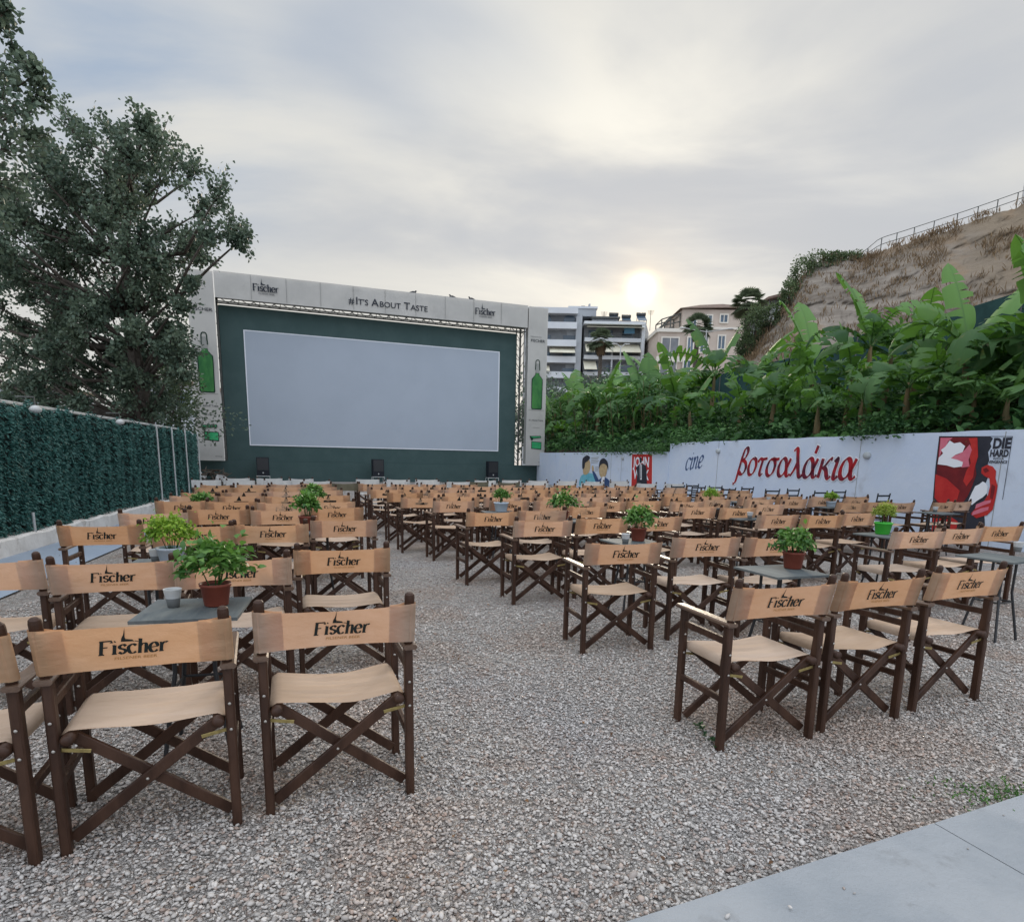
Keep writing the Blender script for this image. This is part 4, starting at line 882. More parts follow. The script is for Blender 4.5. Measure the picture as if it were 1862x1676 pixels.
def foliage(n, rx, rz, h0, leaf, mat, parent, seed, stems=9, drop=.25, wild=.0):
    rng = np.random.default_rng(seed); d = rdir(n, rng); d[:, 2] = np.abs(d[:, 2])*1.0-drop*rng.random(n)
    rad = rng.uniform(.45, 1.0, n)**.6*(1+.12*np.sin(d[:, 0]*7+seed)+.10*np.sin(d[:, 1]*9+2*seed))
    P = np.c_[d[:, 0]*rx*rad, d[:, 1]*rx*rad, h0+d[:, 2]*rz*rad]
    if wild:
        k = rng.random(n) < wild; P[k] += d[k]*rx*rng.uniform(.1, .55, (k.sum(), 1))
    D = d*.8+rng.normal(0, .55, (n, 3)); D[:, 2] -= .2
    V, Fc = leaves(P-D*leaf*.4, D, np.array([0, 0, 1.])+rng.normal(0, .45, (n, 3)), rng.uniform(.65, 1.2, n)*leaf, rng.uniform(.40, .62, n)*leaf, rng, .5)
    t = np.clip(rng.normal(.42, .25, n)+.3*(d[:, 2]), 0, 1); npmesh('foliage', V, Fc, mat, parent, np.repeat(t, 6))
    g = MB()
    for i in range(stems):
        a = rng.uniform(0, 2*pi); e = rx*rng.uniform(.2, .8); g.tube([(0, 0, -.01), (e*.3*cos(a), e*.3*sin(a), h0*.5), (e*cos(a), e*sin(a), h0+rz*.5)], [.004, .003, .002], BAS1, 5)
    g.build('stem', parent)
def potted(q, pot, r, h, rx, rz, leaf, mat, n, lab, seed, h0=None, wild=.05, drop=.25):
    t = thing('potted_plant', lab, 'potted plant', q, random.uniform(0, 6), 'potted plants on the tables', w=False)
    g = MB(); g.lathe([(.001, .002), (r*.74, .002), (r*.78, .006), (r*.97, h*.86), (r*1.03, h*.87), (r*1.05, h), (r*.99, h), (r*.95, h*.88), (r*.9, h*.8)], pot, n=26); g.build('pot', t, True)
    g = MB(); g.lathe([(r*.92, h*.86), (.001, h*.9)], SOIL, n=18); g.build('soil', t)
    f = MB; foliage(n, rx, rz, h+rz*.28 if h0 is None else h0, leaf, mat, t, seed, drop=drop, wild=wild); return t
def gp(px, py): return G(px, py, .7205)
potted(gp(394, 1100), TERR, .072, .115, .165, .16, .058, BAS1, 420, 'broad-leaved green plant in a red brown pot beside the closest cup', 1, wild=.12, h0=.19)
potted(gp(313, 1026), WPOT, .088, .12, .16, .155, .033, BAS2, 1300, 'round bright green small-leaved bush in a pale blue pot', 2, h0=.20)
potted(gp(1441, 1033), TERR, .078, .125, .135, .125, .05, BAS1, 420, 'leafy green plant in a red brown pot behind the closest trio', 3, h0=.19, drop=.5)
potted(gp(1160, 983), TERR, .078, .13, .155, .15, .055, BAS1, 420, 'tall leafy plant in a brown pot beside a cup near the aisle', 4, h0=.21, wild=.1, drop=.5)
potted(gp(1604, 971), GPOT, .092, .135, .12, .13, .026, BAS3, 1100, 'yellow green feathery plant in a bright green ribbed pot', 5, h0=.23)
potted(gp(560, 964), TERR, .085, .15, .135, .17, .06, BAS1, 380, 'dense green plant in a brown pot in the third hedge side row', 6, h0=.24)
potted(gp(911, 930), WPOT, .105, .135, .115, .12, .035, BAS1, 700, 'rounded green basil in a tapered pale blue bucket pot', 7, h0=.22)
potted(gp(1022, 944), TERR, .085, .11, .18, .15, .06, BAS1, 380, 'sprawling green plant in a brown pot behind the fourth row aisle chairs', 8, h0=.20, wild=.15)
potted(gp(1291, 921), WPOT, .11, .10, .13, .13, .035, BAS2, 700, 'round bright basil in a pale pot before the ladder-back chairs', 9, h0=.20)
potted(gp(1511, 921), WPOT, .10, .10, .125, .10, .04, BAS2, 500, 'flat bright green basil in a pale pot near the red lettering', 10, h0=.17)
potted(gp(370, 923), WPOT, .10, .05, .15, .10, .06, BAS1, 260, 'low spiky plant in a small pale tray among hedge side rows', 11, h0=.12)
potted(G(572, 930, .7205), TERR, .09, .12, .14, .16, .06, BAS1, 380, 'dark green plant half hidden behind the dense brown potted plant', 12, h0=.22)
def cup(q, lab):
    t = thing('plastic_cup', lab, 'cup', q, 0, 'plastic cups on the tables', w=False)
    g = MB(); g.lathe([(.001, .001), (.027, .001), (.033, .042), (.0345, .046)], CUPG, n=20); g.build('grey_base', t, True)
    g = MB(); g.lathe([(.0345, .046), (.041, .088), (.0425, .09), (.041, .092), (.038, .088), (.032, .045)], CUPW, n=20); g.build('clear_rim', t, True); return t
cup(gp(316, 1103), 'clear cup in a grey base beside the closest brown pot')
cup(gp(284, 1022), 'clear cup in a grey base beside the pale pot of bright basil'); cup(gp(1137, 988), 'clear cup beside the brown pot near the aisle')
cup(gp(1363, 943), 'clear cup alone on a table between tan chairs'); cup(gp(1397, 912), 'small clear cup before the ladder-back chairs'); cup(gp(1700, 931), 'clear cup in front of the red mural')
cup(gp(1850, 1003), 'clear cup on the table at the photo edge')

# ------------------------------------------------------------------ trees
def grow(base, trunk, tips, mat, r0, rng, parent):
    """tapered trunk through points, limbs from it to each tip, with twigs; returns twig end points"""
    g = MB(); tr = [Vector(p) for p in trunk]
    g.tube(tr, [r0*(1-.72*i/(len(tr)-1)) for i in range(len(tr))], mat, 10); ends = []
    for t in tips:
        t = Vector(t); best = min(range(len(tr)), key=lambda i: (tr[i]-t).length+abs(tr[i].z-(t.z-(t-tr[0]).length*.35))*1.2)
        s = tr[best]; mid = s.lerp(t, .5)+Vector(rng.normal(0, .35, 3))+Vector((0, 0, .25)); L = (t-s).length
        g.tube([s, s.lerp(mid, .6), mid, mid.lerp(t, .6), t], [r0*.34, r0*.26, r0*.18, r0*.10, .012], mat, 6); ends.append(t)
        for k in range(10):
            a = mid.lerp(t, rng.random()) if k < 5 else s.lerp(mid, rng.uniform(.4, 1)); e = a+Vector(rng.normal(0, .20*min(L, 4)**.7, 3))+Vector((0, 0, .12)); g.tube([a, a.lerp(e, .5)+Vector(rng.normal(0, .05, 3)), e], [.026, .016, .006], mat, 4); ends.append(e)
    g.build('trunk', parent, True); return [np.array(e) for e in ends]
def crown(ends, nper, spread, leaf, mat, parent, rng, droop=.3):
    E = np.array(ends); m = len(E); n = m*nper; idx = np.repeat(np.arange(m), nper)
    sg = rng.uniform(.5, 1.25, m)[idx]*spread
    P = E[idx]+rng.normal(0, 1, (n, 3))*sg[:, None]*np.array([1, 1, .8]); D = rdir(n, rng); D[:, 2] -= droop
    V, Fc = leaves(P, D, rdir(n, rng)+np.array([0, 0, .6]), leaf*rng.uniform(.6, 1.15, n), leaf*rng.uniform(.5, .8, n), rng, .3)
    t = np.clip(rng.normal(.4, .25, n)+rng.normal(0, .15, m)[idx], 0, 1); npmesh('crown', V, Fc, mat, parent, np.repeat(t, 6))
def tips_px(lst, Y, rng, n, dy=2.5):
    out = []
    for px, py, rx, ry, k in lst:
        for i in range(max(1, int(n*k*.85))):
            a = rng.uniform(0, 2*pi); r = sqrt(rng.random()); out.append(tuple(atY(px+rx*r*cos(a), py+ry*r*sin(a), Y+rng.uniform(-dy, dy))))
    return out
def lobetree(name, lab, base, trunk, lobes, ctr, Y, dY, leaf, r0, seed, ntw=9, nl=46, sg=.13):
    rng = np.random.default_rng(seed); t = thing(name, lab, 'tree', base); g = MB(); tr = [Vector(p) for p in trunk]
    g.tube(tr, [r0*(1-.8*i/(len(tr)-1)) for i in range(len(tr))], BARK, 10); P = []; D = []; TT = []
    cw = atY(ctr[0], ctr[1], Y)
    for px, py, rp in lobes:
        yy = Y+rng.uniform(-dY, dY); c = atY(px, py, yy); rad = rp/F_*yy; out = c-cw; out = out/(np.linalg.norm(out)+.3); out[2] += .35; out /= np.linalg.norm(out)
        root = c-out*rad*.75; rv = Vector(root); best = min(range(len(tr)), key=lambda i: (tr[i]-rv).length+max(0, tr[i].z-rv.z+1.0)*1.5)
        s_ = tr[best]; L = (rv-s_).length; mid = s_.lerp(rv, .5)+Vector(rng.normal(0, .10*L**.7, 3))+Vector((0, 0, -.06*L)); q = r0*(.16+.03*L)
        g.tube([s_, s_.lerp(mid, .6)+Vector((0, 0, .05)), mid, mid.lerp(rv, .55)+Vector((0, 0, .04)), rv], [q, q*.8, q*.6, q*.42, q*.25], BARK, 6); lt = rng.normal(.42, .10)
        for k in range(ntw):
            d = out*.9+rng.normal(0, .62, 3); d[2] += .12; d /= np.linalg.norm(d); ln = rad*rng.uniform(.8, 1.75); b1 = root+out*rad*.35*rng.random(); e = b1+d*ln; m_ = (b1+e)/2+rng.normal(0, .06*ln, 3)+np.array([0, 0, .05*ln])
            g.tube([b1, m_, e], [q*.2, q*.12, .004], BARK, 4); n = int(nl*rng.uniform(.6, 1.3)); f = rng.uniform(.12, 1.05, n)[:, None]
            pts = b1*(1-f)**2+2*f*(1-f)*m_+f*f*e+rng.normal(0, sg*(1.15-.4*f)*ln**.5, (n, 3)); P.append(pts); dd = rdir(n, rng)*.9+d*.7; dd[:, 2] -= .25; D.append(dd); TT.append(np.clip(rng.normal(lt, .22, n), 0, 1))
    g.build('trunk', t, True); P = np.concatenate(P); D = np.concatenate(D); n = len(P)
    V, Fc = leaves(P, D, rdir(n, rng)+np.array([0, 0, .6]), leaf*rng.uniform(.6, 1.15, n), leaf*rng.uniform(.5, .8, n), rng, .3); npmesh('crown', V, Fc, POPL, t, np.repeat(np.concatenate(TT), 6)); return t
rng = np.random.default_rng(11); Yt = 24.; b0 = atY(268, 838, Yt); b0[2] = 0
lob = [(400, 350, 34), (428, 405, 30), (382, 425, 30), (438, 436, 22), (352, 308, 30), (366, 372, 30), (322, 292, 32), (288, 250, 34), (262, 228, 28), (208, 232, 30), (232, 262, 40), (128, 222, 30), (165, 255, 38), (92, 262, 34), (372, 470, 24), (345, 440, 32), (352, 520, 20), (330, 560, 22), (318, 620, 26), (322, 690, 24)]
for k in range(74):        # body of the crown
    while True:
        x, y = rng.uniform(-60, 345), rng.uniform(270, 610)
        if ((x-165)/205)**2+((y-440)/185)**2 < 1: break
    lob.append((x, y, rng.uniform(30, 48)))
for x, y in ((30, 610), (85, 640), (140, 625), (195, 640), (60, 690), (120, 700), (175, 700), (10, 670), (-30, 640), (215, 690), (290, 640), (300, 590), (150, 735), (90, 735), (30, 720), (-10, 560), (15, 500), (330, 655)): lob.append((x, y, 26))
for k in range(34): lob.append((rng.uniform(-50, 335), rng.uniform(585, 745), rng.uniform(20, 32)))
for k in range(10): lob.append((rng.uniform(215, 320), rng.uniform(600, 720), 22))
trunk = [tuple(b0)]+[tuple(atY(x, y, Yt)) for x, y in ((266, 770), (258, 700), (243, 640), (234, 570), (228, 480), (232, 390), (236, 310))]
lobetree('poplar_tree', 'big dark leafy poplar leaning over the screen corner behind the hedge fence', b0, trunk, lob, (215, 520), Yt, 2.6, .145, .34, 11)
Yt = 12.; b0 = atY(-330, 838, Yt); b0[2] = 0
lob = [(8, 112, 34), (45, 108, 24), (66, 130, 20), (72, 180, 28), (30, 185, 44), (60, 245, 26), (18, 262, 42), (-30, 160, 50), (-40, 250, 50), (10, 330, 34), (-40, 340, 50), (-60, 430, 50), (0, 40, 12), (-30, 20, 34), (8, 18, 14), (-10, 400, 30), (-110, 120, 60), (-120, 280, 60), (-120, 0, 60)]
trunk = [tuple(b0)]+[tuple(atY(x, y, Yt)) for x, y in ((-330, 700), (-305, 520), (-270, 360), (-230, 230), (-190, 120), (-170, 20))]
lobetree('poplar_tree', 'nearer poplar reaching in at the upper photo edge with larger leaves', b0, trunk, lob, (-200, 300), Yt, .8, .105, .20, 12, ntw=8, nl=30, sg=.10)
def bush(lab, name, c, rx, ry, rz, n, leaf, mat, seed, cat='shrub', group=None):
    rng = np.random.default_rng(seed); t = thing(name, lab, cat, (c[0], c[1], c[2]), 0, group); d = rdir(n, rng); r = rng.uniform(.35, 1, n)**.45
    lump = 1+.22*np.sin(d[:, 0]*5+seed)+.18*np.sin(d[:, 2]*7+d[:, 1]*4+seed*2)
    P = np.array(c)+d*r[:, None]*lump[:, None]*np.array([rx, ry, rz]); k = P[:, 2] > c[2]-rz*.5; P = P[k]; d = d[k]; n = len(P)
    V, Fc = leaves(P, d+rng.normal(0, .6, (n, 3)), rdir(n, rng)+np.array([0, 0, .7]), leaf*rng.uniform(.6, 1.2, n), leaf*rng.uniform(.35, .6, n), rng)
    npmesh('foliage', V, Fc, mat, t, np.repeat(np.clip(rng.normal(.45, .25, n)+.25*d[:, 2], 0, 1), 6))
    g = MB()
    for i in range(5): a = rng.uniform(0, 6.3); g.tube([(c[0], c[1], c[2]-rz*.9), (c[0]+rx*.4*cos(a), c[1]+ry*.4*sin(a), c[2]), (c[0]+rx*.7*cos(a), c[1]+ry*.7*sin(a), c[2]+rz*.4)], [.05, .03, .01], BARK, 5)
    g.build('stem', t); return t
c_ = atY(290, 735, 29); bush('olive green shrub between the poplar trunk and the screen', 'shrub', c_, 1.6, 1.6, 2.6, 5200, .16, SHRB, 21)
c_ = atY(180, 770, 27); bush('low dark hedge bush under the big poplar behind the hedge fence', 'shrub', c_, 4.5, 1.5, 1.6, 5200, .15, POPL, 22)
c_ = atY(318, 700, 30.5); bush('tall brownish green shrub against the hedge side banner', 'shrub', c_, .8, .8, 2.8, 2400, .16, SHRB, 23)

# ------------------------------------------------------------------ embankment, bananas, undergrowth
SOILM = pmat('embankment_soil', (.045, .035, .022), (.09, .07, .045), .8, .95, .5, 3, dirt=((.03, .05, .02), 1.5, .5, .7, .7))
def bz(s, d): return 1.95+.22*d+.12*sin(s*1.7+d)+.08*sin(s*4.1)
g = MB(); g.grid(lambda a, c: wp(-10+41*a, bz(-10+41*a, 14*c**1.3)-(.5 if c == 0 else 0), -.25-14*c**1.3), 60, 14, SOILM)
tag(g.build('embankment', smooth=True), 'planted earth bank rising behind the white mural wall', kind='structure')
def banana_leaf(V, Fc, T, org, az, el, L, Wd, arch, tint, rng, tear):
    h = np.array([cos(az), sin(az), 0]); p = np.array(org, float); n = 20; pts = [p.copy()]; dirs = []
    e = el
    for i in range(n):
        d = h*cos(e)+np.array([0, 0, sin(e)]); dirs.append(d); p = p+d*L/n; pts.append(p.copy()); e -= arch/n*(.4+1.2*i/n)
    dirs.append(dirs[-1]); pts = np.array(pts); dirs = np.array(dirs); side = np.cross(h, [0, 0, 1.]); roll = rng.normal(0, .35)
    pet = .14
    def row(i):
        d = dirs[i]; up = np.cross(side, d); s = side*cos(roll)+up*sin(roll); u = -side*sin(roll)+up*cos(roll); return s, u
    def wid(t): t = (t-pet)/(1-pet); return Wd*.5*min(1., max(0., t)*5.)**.7*(1-max(0., t)**4.5)**.6 if t > 0 else 0.
    # midrib
    o = len(V)
    for i in range(n+1):
        s, u = row(i); r = .022*(1-.8*i/n)*L/1.8
        V += [pts[i]+s*r-u*r*.3, pts[i]-s*r-u*r*.3, pts[i]-u*r*1.6]; T += [min(1, tint+.35)]*3
    for i in range(n):
        a = o+3*i; Fc += [(a, a+3, a+4, a+1), (a+1, a+4, a+5, a+2), (a+2, a+5, a+3, a)]
    st = 2
    for sg in (-1, 1):
        i = st-1
        droop = .25
        while i < n:
            k = min(n, i+(int(rng.integers(1, 3)) if rng.random() < tear else 6))
            dr = .25+rng.uniform(0, .95)*tear; gap = .035*tear; ts = rng.normal(0, .09)
            o = len(V); m_ = k-i
            for q in range(m_+1):
                j = i+q; tt = j/n; s, u = row(j); wv = wid(tt)
                sh = dirs[j]*(gap*(1 if q == 0 else (-1 if q == m_ else 0)))*wv/ (Wd*.5+1e-6)*3
                V.append(pts[j]); V.append(pts[j]+s*sg*wv*.5*cos(dr*.4)+u*wv*.5*(.25-dr*.3)+sh*.5); V.append(pts[j]+s*sg*wv*cos(dr*.7)*(1+.04*sin(j*5.))+u*wv*(.18-dr*.8)+sh)
                T += [tint+ts*.5, tint+ts, tint+ts-.05]
            for q in range(m_): a = o+3*q; Fc += [(a, a+1, a+4, a+3), (a+1, a+2, a+5, a+4)]
            i = k
def banana(base, zc, nl, L, lab, seed, lean=(0, 0), tint=.3, ups=1, azs=None, Wd=.62):
    rng = np.random.default_rng(seed); t = thing('banana_plant', lab, 'banana plant', base, 0, 'banana plants behind the mural wall')
    top = np.array([base[0]+lean[0], base[1]+lean[1], zc]); g = MB(); b_ = np.array(base, float)
    g.tube([b_, b_+(top-b_)*.5+np.array([.03, .02, 0]), top-np.array([0, 0, .1]), top+np.array([0, 0, .25])], [.11, .09, .06, .025], BSTEM, 9); g.build('stem', t, True)
    V = []; Fc = []; T = []
    for i in range(nl):
        az = (i*2.4+seed*1.3+rng.uniform(-.4, .4)) if azs is None or i >= len(azs) else azs[i]; young = i < ups
        el = rng.uniform(1.0, 1.4) if young else rng.uniform(.3, 1.05); ln = L*rng.uniform(.8, 1.2)
        banana_leaf(V, Fc, T, top+np.array([0, 0, .1+.12*(nl-i)/nl]), az, el, ln, Wd*rng.uniform(.9, 1.25)*L/1.8, rng.uniform(.3, .7) if young else rng.uniform(1.4, 2.8), float(np.clip(tint+(.3 if young else 0)+rng.normal(0, .16), 0, 1)), rng, .55 if young else rng.uniform(.7, 1))
    npmesh('crown', V, Fc, BAN, t, T, True); return t
def bpos(px, d):      # foot on the bank d metres behind the wall, on the sight line px
    s, _ = vpl(px, 820, PW-WN*d, DW); q = wp(s, 0, -d); return (q[0], q[1], bz(s, d)-.1)
def bcrown(px, py, q): return float(atY(px, py, q[1])[2])
BL = [(1742, 655, 1.5, 9, 2.0, 'tallest banana plant with an upright torn leaf, left of the red mural top', (2.0, -.1, .9, 3.3)), (1868, 640, 1.6, 9, 2.3, 'large banana plant at the photo edge reaching long leaves over the hillside', (2.9, 3.3, 1.6)),
      (1640, 715, 1.2, 8, 1.7, 'mid height banana plant above the gap between lettering and mural', None), (1590, 655, 3.4, 8, 2.0, 'banana plant with a dark drooping leaf against the rocky hillside', (2.9, 2.4)),
      (1530, 700, 2.0, 8, 1.8, 'banana plant above the last red letters', None), (1455, 690, 3.0, 8, 2.0, 'banana plant with one narrow upright leaf above the middle letters', (1.7, 2.6)),
      (1395, 730, 1.6, 8, 1.6, 'broad banana plant low above the red lettering', None), (1285, 690, 3.2, 8, 2.3, 'banana plant with fan of bright leaves in front of the salmon villa', (2.6, .6, 1.5)),
      (1335, 745, 2.0, 7, 1.6, 'small banana plant just before the first red letter', None), (1225, 735, 2.6, 8, 2.0, 'banana plant above the step in the white wall', None),
      (1168, 745, 3.0, 7, 2.5, 'banana plant with two bright upright leaves before the balcony block', (1.5, 2.2)), (1110, 765, 2.6, 7, 2.4, 'banana plant with a yellowing leaf above the painted figures', (2.3, 1.9)),
      (1050, 790, 2.2, 7, 2.2, 'banana plant low beside the painted figures', None), (1000, 785, 1.6, 7, 2.2, 'banana plant arching over the edge of the side banner', (3.2, 2.7)),
      (1690, 735, 2.4, 8, 1.7, 'banana plant just behind the tallest one', None), (1800, 700, 3.0, 9, 2.1, 'banana plant between the two tallest above the mural', None), (1830, 745, 1.2, 7, 1.4, 'short banana plant above the outer side of the red mural', None),
      (1565, 745, 1.1, 7, 1.3, 'short banana plant above the middle wall lamp', None), (1480, 752, 1.1, 7, 1.3, 'short banana plant with broad leaves above the long red word', None), (1430, 745, 2.6, 7, 1.5, 'shaded banana plant behind the broad low one', None),
      (1760, 735, 1.0, 7, 1.2, 'small banana plant right above the poster mural edge', None), (1255, 755, 1.4, 7, 1.6, 'small banana plant above the blue word', None), (1900, 690, 2.8, 8, 2.2, 'banana plant mostly beyond the photo edge', None),
      (1010, 752, 3.6, 9, 2.4, 'bright banana plant close beside the side banner', None), (1045, 745, 4.4, 9, 2.4, 'second bright banana plant from the side banner', (1.6, 2.8)), (1082, 740, 1.6, 9, 2.2, 'banana plant right above the painted figures', None), (1140, 748, 4.6, 9, 2.3, 'banana plant in the rear between cane clumps', (1.2, 2.0)), (1195, 725, 4.2, 9, 2.2, 'rear banana plant below the lower villa wing', (1.8, 2.5)), (1572, 640, 2.6, 8, 1.9, 'tall banana plant reaching up against the pale rock', (1.9, 2.8, 1.2)), (1640, 665, 4.6, 8, 1.9, 'far banana plant highest on the bank below the rocks', None), (1360, 690, 4.6, 8, 2.0, 'far banana plant before the dark green net', None), (1835, 690, 4.0, 8, 1.8, 'banana plant high on the bank near the photo edge', None), (1700, 700, 4.2, 8, 1.7, 'banana plant behind the tallest one, nearer the hillside', None)]
for i, (px, py, d, nl, L, lab, azs) in enumerate(BL):
    q = bpos(px, d); banana(q, max(bcrown(px, py, q), q[2]+.5), nl+2, L*(1.2 if px < 1480 else 1.0), lab, 100+i, tint=random.uniform(.15, .5), ups=2 if azs else 1, azs=azs, lean=(random.uniform(-.2, .2), 0))
def undergrowth():
    rng = np.random.default_rng(5); n = 30000
    s = rng.uniform(-8, 29.5, n); d = rng.uniform(.0, 6.5, n); hgt = (.42+.25*np.sin(s*1.3)+.22*np.sin(s*3.7+1)+.15*np.sin(s*.6+2)+np.minimum(d, 3)*.14+.35*np.clip((s-12)/14, 0, 1))
    z = 1.95+.22*d+rng.random(n)**.8*hgt
    P = np.c_[PW[0]+DW[0]*s-WN[0]*(.3+d), PW[1]+DW[1]*s-WN[1]*(.3+d), z]
    # sprays hanging over the top of the wall
    for px, w_, m_ in ((1580, .55, 700), (1150, 3.2, 2200), (1205, 1.2, 700)):
        sc_, _ = vpl(px, 800, PW, DW); ss_ = sc_+rng.normal(0, w_, m_); top = np.where(ss_ > S_step, 1.86, 2.18)
        dd = rng.uniform(-.22, .5, m_); zz = top+.02+rng.uniform(-.22, .45, m_)*np.where(dd < .05, .6, 1)
        P = np.r_[P, np.c_[PW[0]+DW[0]*ss_-WN[0]*dd, PW[1]+DW[1]*ss_-WN[1]*dd, zz]]
    n = len(P); D = rdir(n, rng); D[:, 2] = D[:, 2]*.5+.25; small = rng.random(n) < .45; big = ~small
    L = np.where(small, rng.uniform(.10, .2, n), rng.uniform(.18, .40, n)); L[-3600:] = rng.uniform(.07, .15, 3600)
    V, Fc = leaves(P, D, np.array([0, 0, 1.])+rng.normal(0, .5, (n, 3)), L, L*rng.uniform(.35, .62, n), rng, .5)
    t = np.clip(rng.normal(.35, .22, n)+.25*np.sin(P[:, 1]*1.1+P[:, 0]), 0, 1); o = npmesh('undergrowth', V, Fc, UND, None, np.repeat(t, 6)); tag(o, 'dense dark green leafy undergrowth below the banana plants', kind='stuff')
undergrowth()
def canes(px, d, h, n, lab, seed):
    rng = np.random.default_rng(seed); q = bpos(px, d); t = thing('cane_clump', lab, 'cane plant', q, 0, 'cane clumps behind the low wall'); g = MB(); P = []; D = []; L = []
    for i in range(n):
        a = rng.uniform(0, 6.283); r_ = rng.uniform(.05, .7); b0 = np.array([q[0]+r_*cos(a), q[1]+r_*sin(a), q[2]]); hh = h*rng.uniform(.65, 1.1); tp_ = b0+np.array([cos(a)*hh*.16, sin(a)*hh*.16, hh]); md = (b0+tp_)/2+np.array([0, 0, .1])
        g.tube([b0, md, tp_], [.022, .018, .008], BSTEM, 5)
        for k in range(16):
            f = rng.uniform(.3, 1.); o = b0+(tp_-b0)*f; az = rng.uniform(0, 6.283); P.append(o); D.append((cos(az), sin(az), rng.uniform(-.1, .9))); L.append(rng.uniform(.45, .9))
    g.build('stems', t); P = np.array(P); D = np.array(D); n_ = len(P); L = np.array(L)
    V, Fc = leaves(P, D, np.array([0, 0, 1.])+rng.normal(0, .3, (n_, 3)), L, L*rng.uniform(.12, .22, n_), rng, .9); npmesh('foliage', V, Fc, UND, t, np.repeat(np.clip(rng.normal(.6, .25, n_), 0, 1), 6))
for i, (px, d, h, lab) in enumerate(((1002, 1.2, 2.6, 'tall cane clump brushing the side banner edge'), (1030, 2.2, 3.2, 'second cane clump from the side banner'), (1062, 1.5, 3.3, 'cane clump above the first painted figure'), (1098, 2.8, 3.6, 'tallest cane clump above the painted figures'), (1135, 1.6, 2.9, 'cane clump above the red poster'), (1180, 2.4, 2.8, 'cane clump before the step in the wall'), (1020, 4.5, 4.2, 'rear cane clump in front of the dark street tree'), (1120, 5., 4.0, 'rear cane clump under the yellowing banana leaf'))): canes(px, d, h, 12, lab, 300+i)
# dark green net fence climbing the bank
NP_ = [(1215, 700), (1310, 680), (1390, 662), (1480, 640), (1560, 610), (1660, 585), (1760, 560), (1862, 528), (2000, 500)]
g = MB(); top = [atY(px, py, 36-12*(px-1215)/785) for px, py in NP_]; vs = [tuple(p) for p in top]+[(p[0], p[1], p[2]-3.4) for p in top]; n_ = len(top)
g.add(vs, [(i, i+1, n_+i+1, n_+i) for i in range(n_-1)], NETM)
t = thing('net_fence', 'dark green net fence climbing the bank behind the banana plants', 'fence', tuple(top[0])); g.build('net', t)
for i, p in enumerate(top): m_ = MB(); m_.tube([(p[0], p[1], p[2]-3.4), (p[0], p[1], p[2]+.05)], .03, STEEL, 6); m_.build('post', t)

# ------------------------------------------------------------------ rocky hill with rail
RP = [(1325, 690), (1345, 664), (1362, 640), (1385, 606), (1412, 580), (1434, 548), (1450, 512), (1468, 490), (1500, 474), (1540, 470), (1575, 470), (1610, 452), (1650, 440), (1700, 424), (1760, 405), (1810, 388), (1862, 370), (1930, 345), (2050, 300), (2250, 240)]
def hillmat():
    m = bpy.data.materials.new('dry_rocky_hillside'); m.use_nodes = True; t = m.node_tree; t.nodes.clear(); q = NB(t)
    geo = q.n('ShaderNodeNewGeometry').outputs['Position']; st = q.n('ShaderNodeMapping'); q.put(st.inputs[0], geo); st.inputs['Rotation'].default_value = (.2, .35, .3); st.inputs['Scale'].default_value = (.35, .35, 1.6)
    n1 = q.noise(st.outputs[0], 1.2, 9, .65, dist=.6); col = q.mix(q.ramp(n1, .3, .7), (.155, .130, .105), (.285, .25, .21))
    sx = q.n('ShaderNodeSeparateXYZ'); q.put(sx.inputs[0], geo)
    gr = q.ramp(q.m('ADD', q.m('MULTIPLY', q.noise(geo, .16, 5, .6), 12), sx.outputs[0]), 27., 33.)
    col = q.mix(gr, col, q.mix(q.noise(geo, 1.6, 6, .7), (.14, .108, .078), (.28, .225, .16)))
    low = q.ramp(q.noise(geo, .3, 5, .6), .52, .62); col = q.mix(q.m('MULTIPLY', low, .5), col, (.27, .19, .12))
    p = q.n('ShaderNodeBsdfPrincipled'); q.put(p.inputs['Base Color'], col); p.inputs['Roughness'].default_value = .95; p.inputs['Specular IOR Level'].default_value = .1
    bp = q.n('ShaderNodeBump'); bp.inputs['Strength'].default_value = .7; bp.inputs['Distance'].default_value = .22; q.put(bp.inputs['Height'], q.m('ADD', n1, q.m('MULTIPLY', q.noise(geo, 3, 6, .7), .4))); q.put(p.inputs['Normal'], bp.outputs[0])
    mo = q.n('ShaderNodeOutputMaterial'); t.links.new(p.outputs[0], mo.inputs[0]); return m
HM = hillmat()
ridge = [atY(px, py, 46-6*min(1, max(0, (px-1345)/700))) for px, py in RP]
def rid(a):
    x = a*(len(ridge)-1); i = min(int(x), len(ridge)-2); f = x-i; return ridge[i]*(1-f)+ridge[i+1]*f
NU_, NV_ = 190, 70; vs = []
for j in range(NV_+1):
    c = j/NV_
    for i in range(NU_+1):
        a = i/NU_; T_ = rid(a)
        if c <= .78:
            k = c/.78; foot = np.array([T_[0]*.60+1.0, T_[1]-16, 1.5]); p = foot+(T_-foot)*k; p[2] = foot[2]+(T_[2]-foot[2])*k**.85
            w_ = sin(pi*min(1, k))**.6*(1 if k < .97 else 1); q = Vector(p); nz = mnoise.fractal(q*.22, .9, 2.1, 6)*1.2+abs(mnoise.fractal(Vector((q.x*.35+q.z*.3, q.y*.4, q.z*1.0-q.x*.35)), .85, 2., 6))*.75; p[1] += nz*(.25+w_); p[2] += nz*.35*(w_)
            if k > .9: p[2] += .16*mnoise.fractal(q*1.6, .8, 2., 3)
        else:
            k = (c-.78)/.22; q = Vector(T_); p = T_+np.array([T_[0]*.3*k, 30*k, -1.2*k**.5-2*k]); p[2] += .16*mnoise.fractal(q*1.6, .8, 2., 3)*(1-k)
        vs.append(tuple(p))
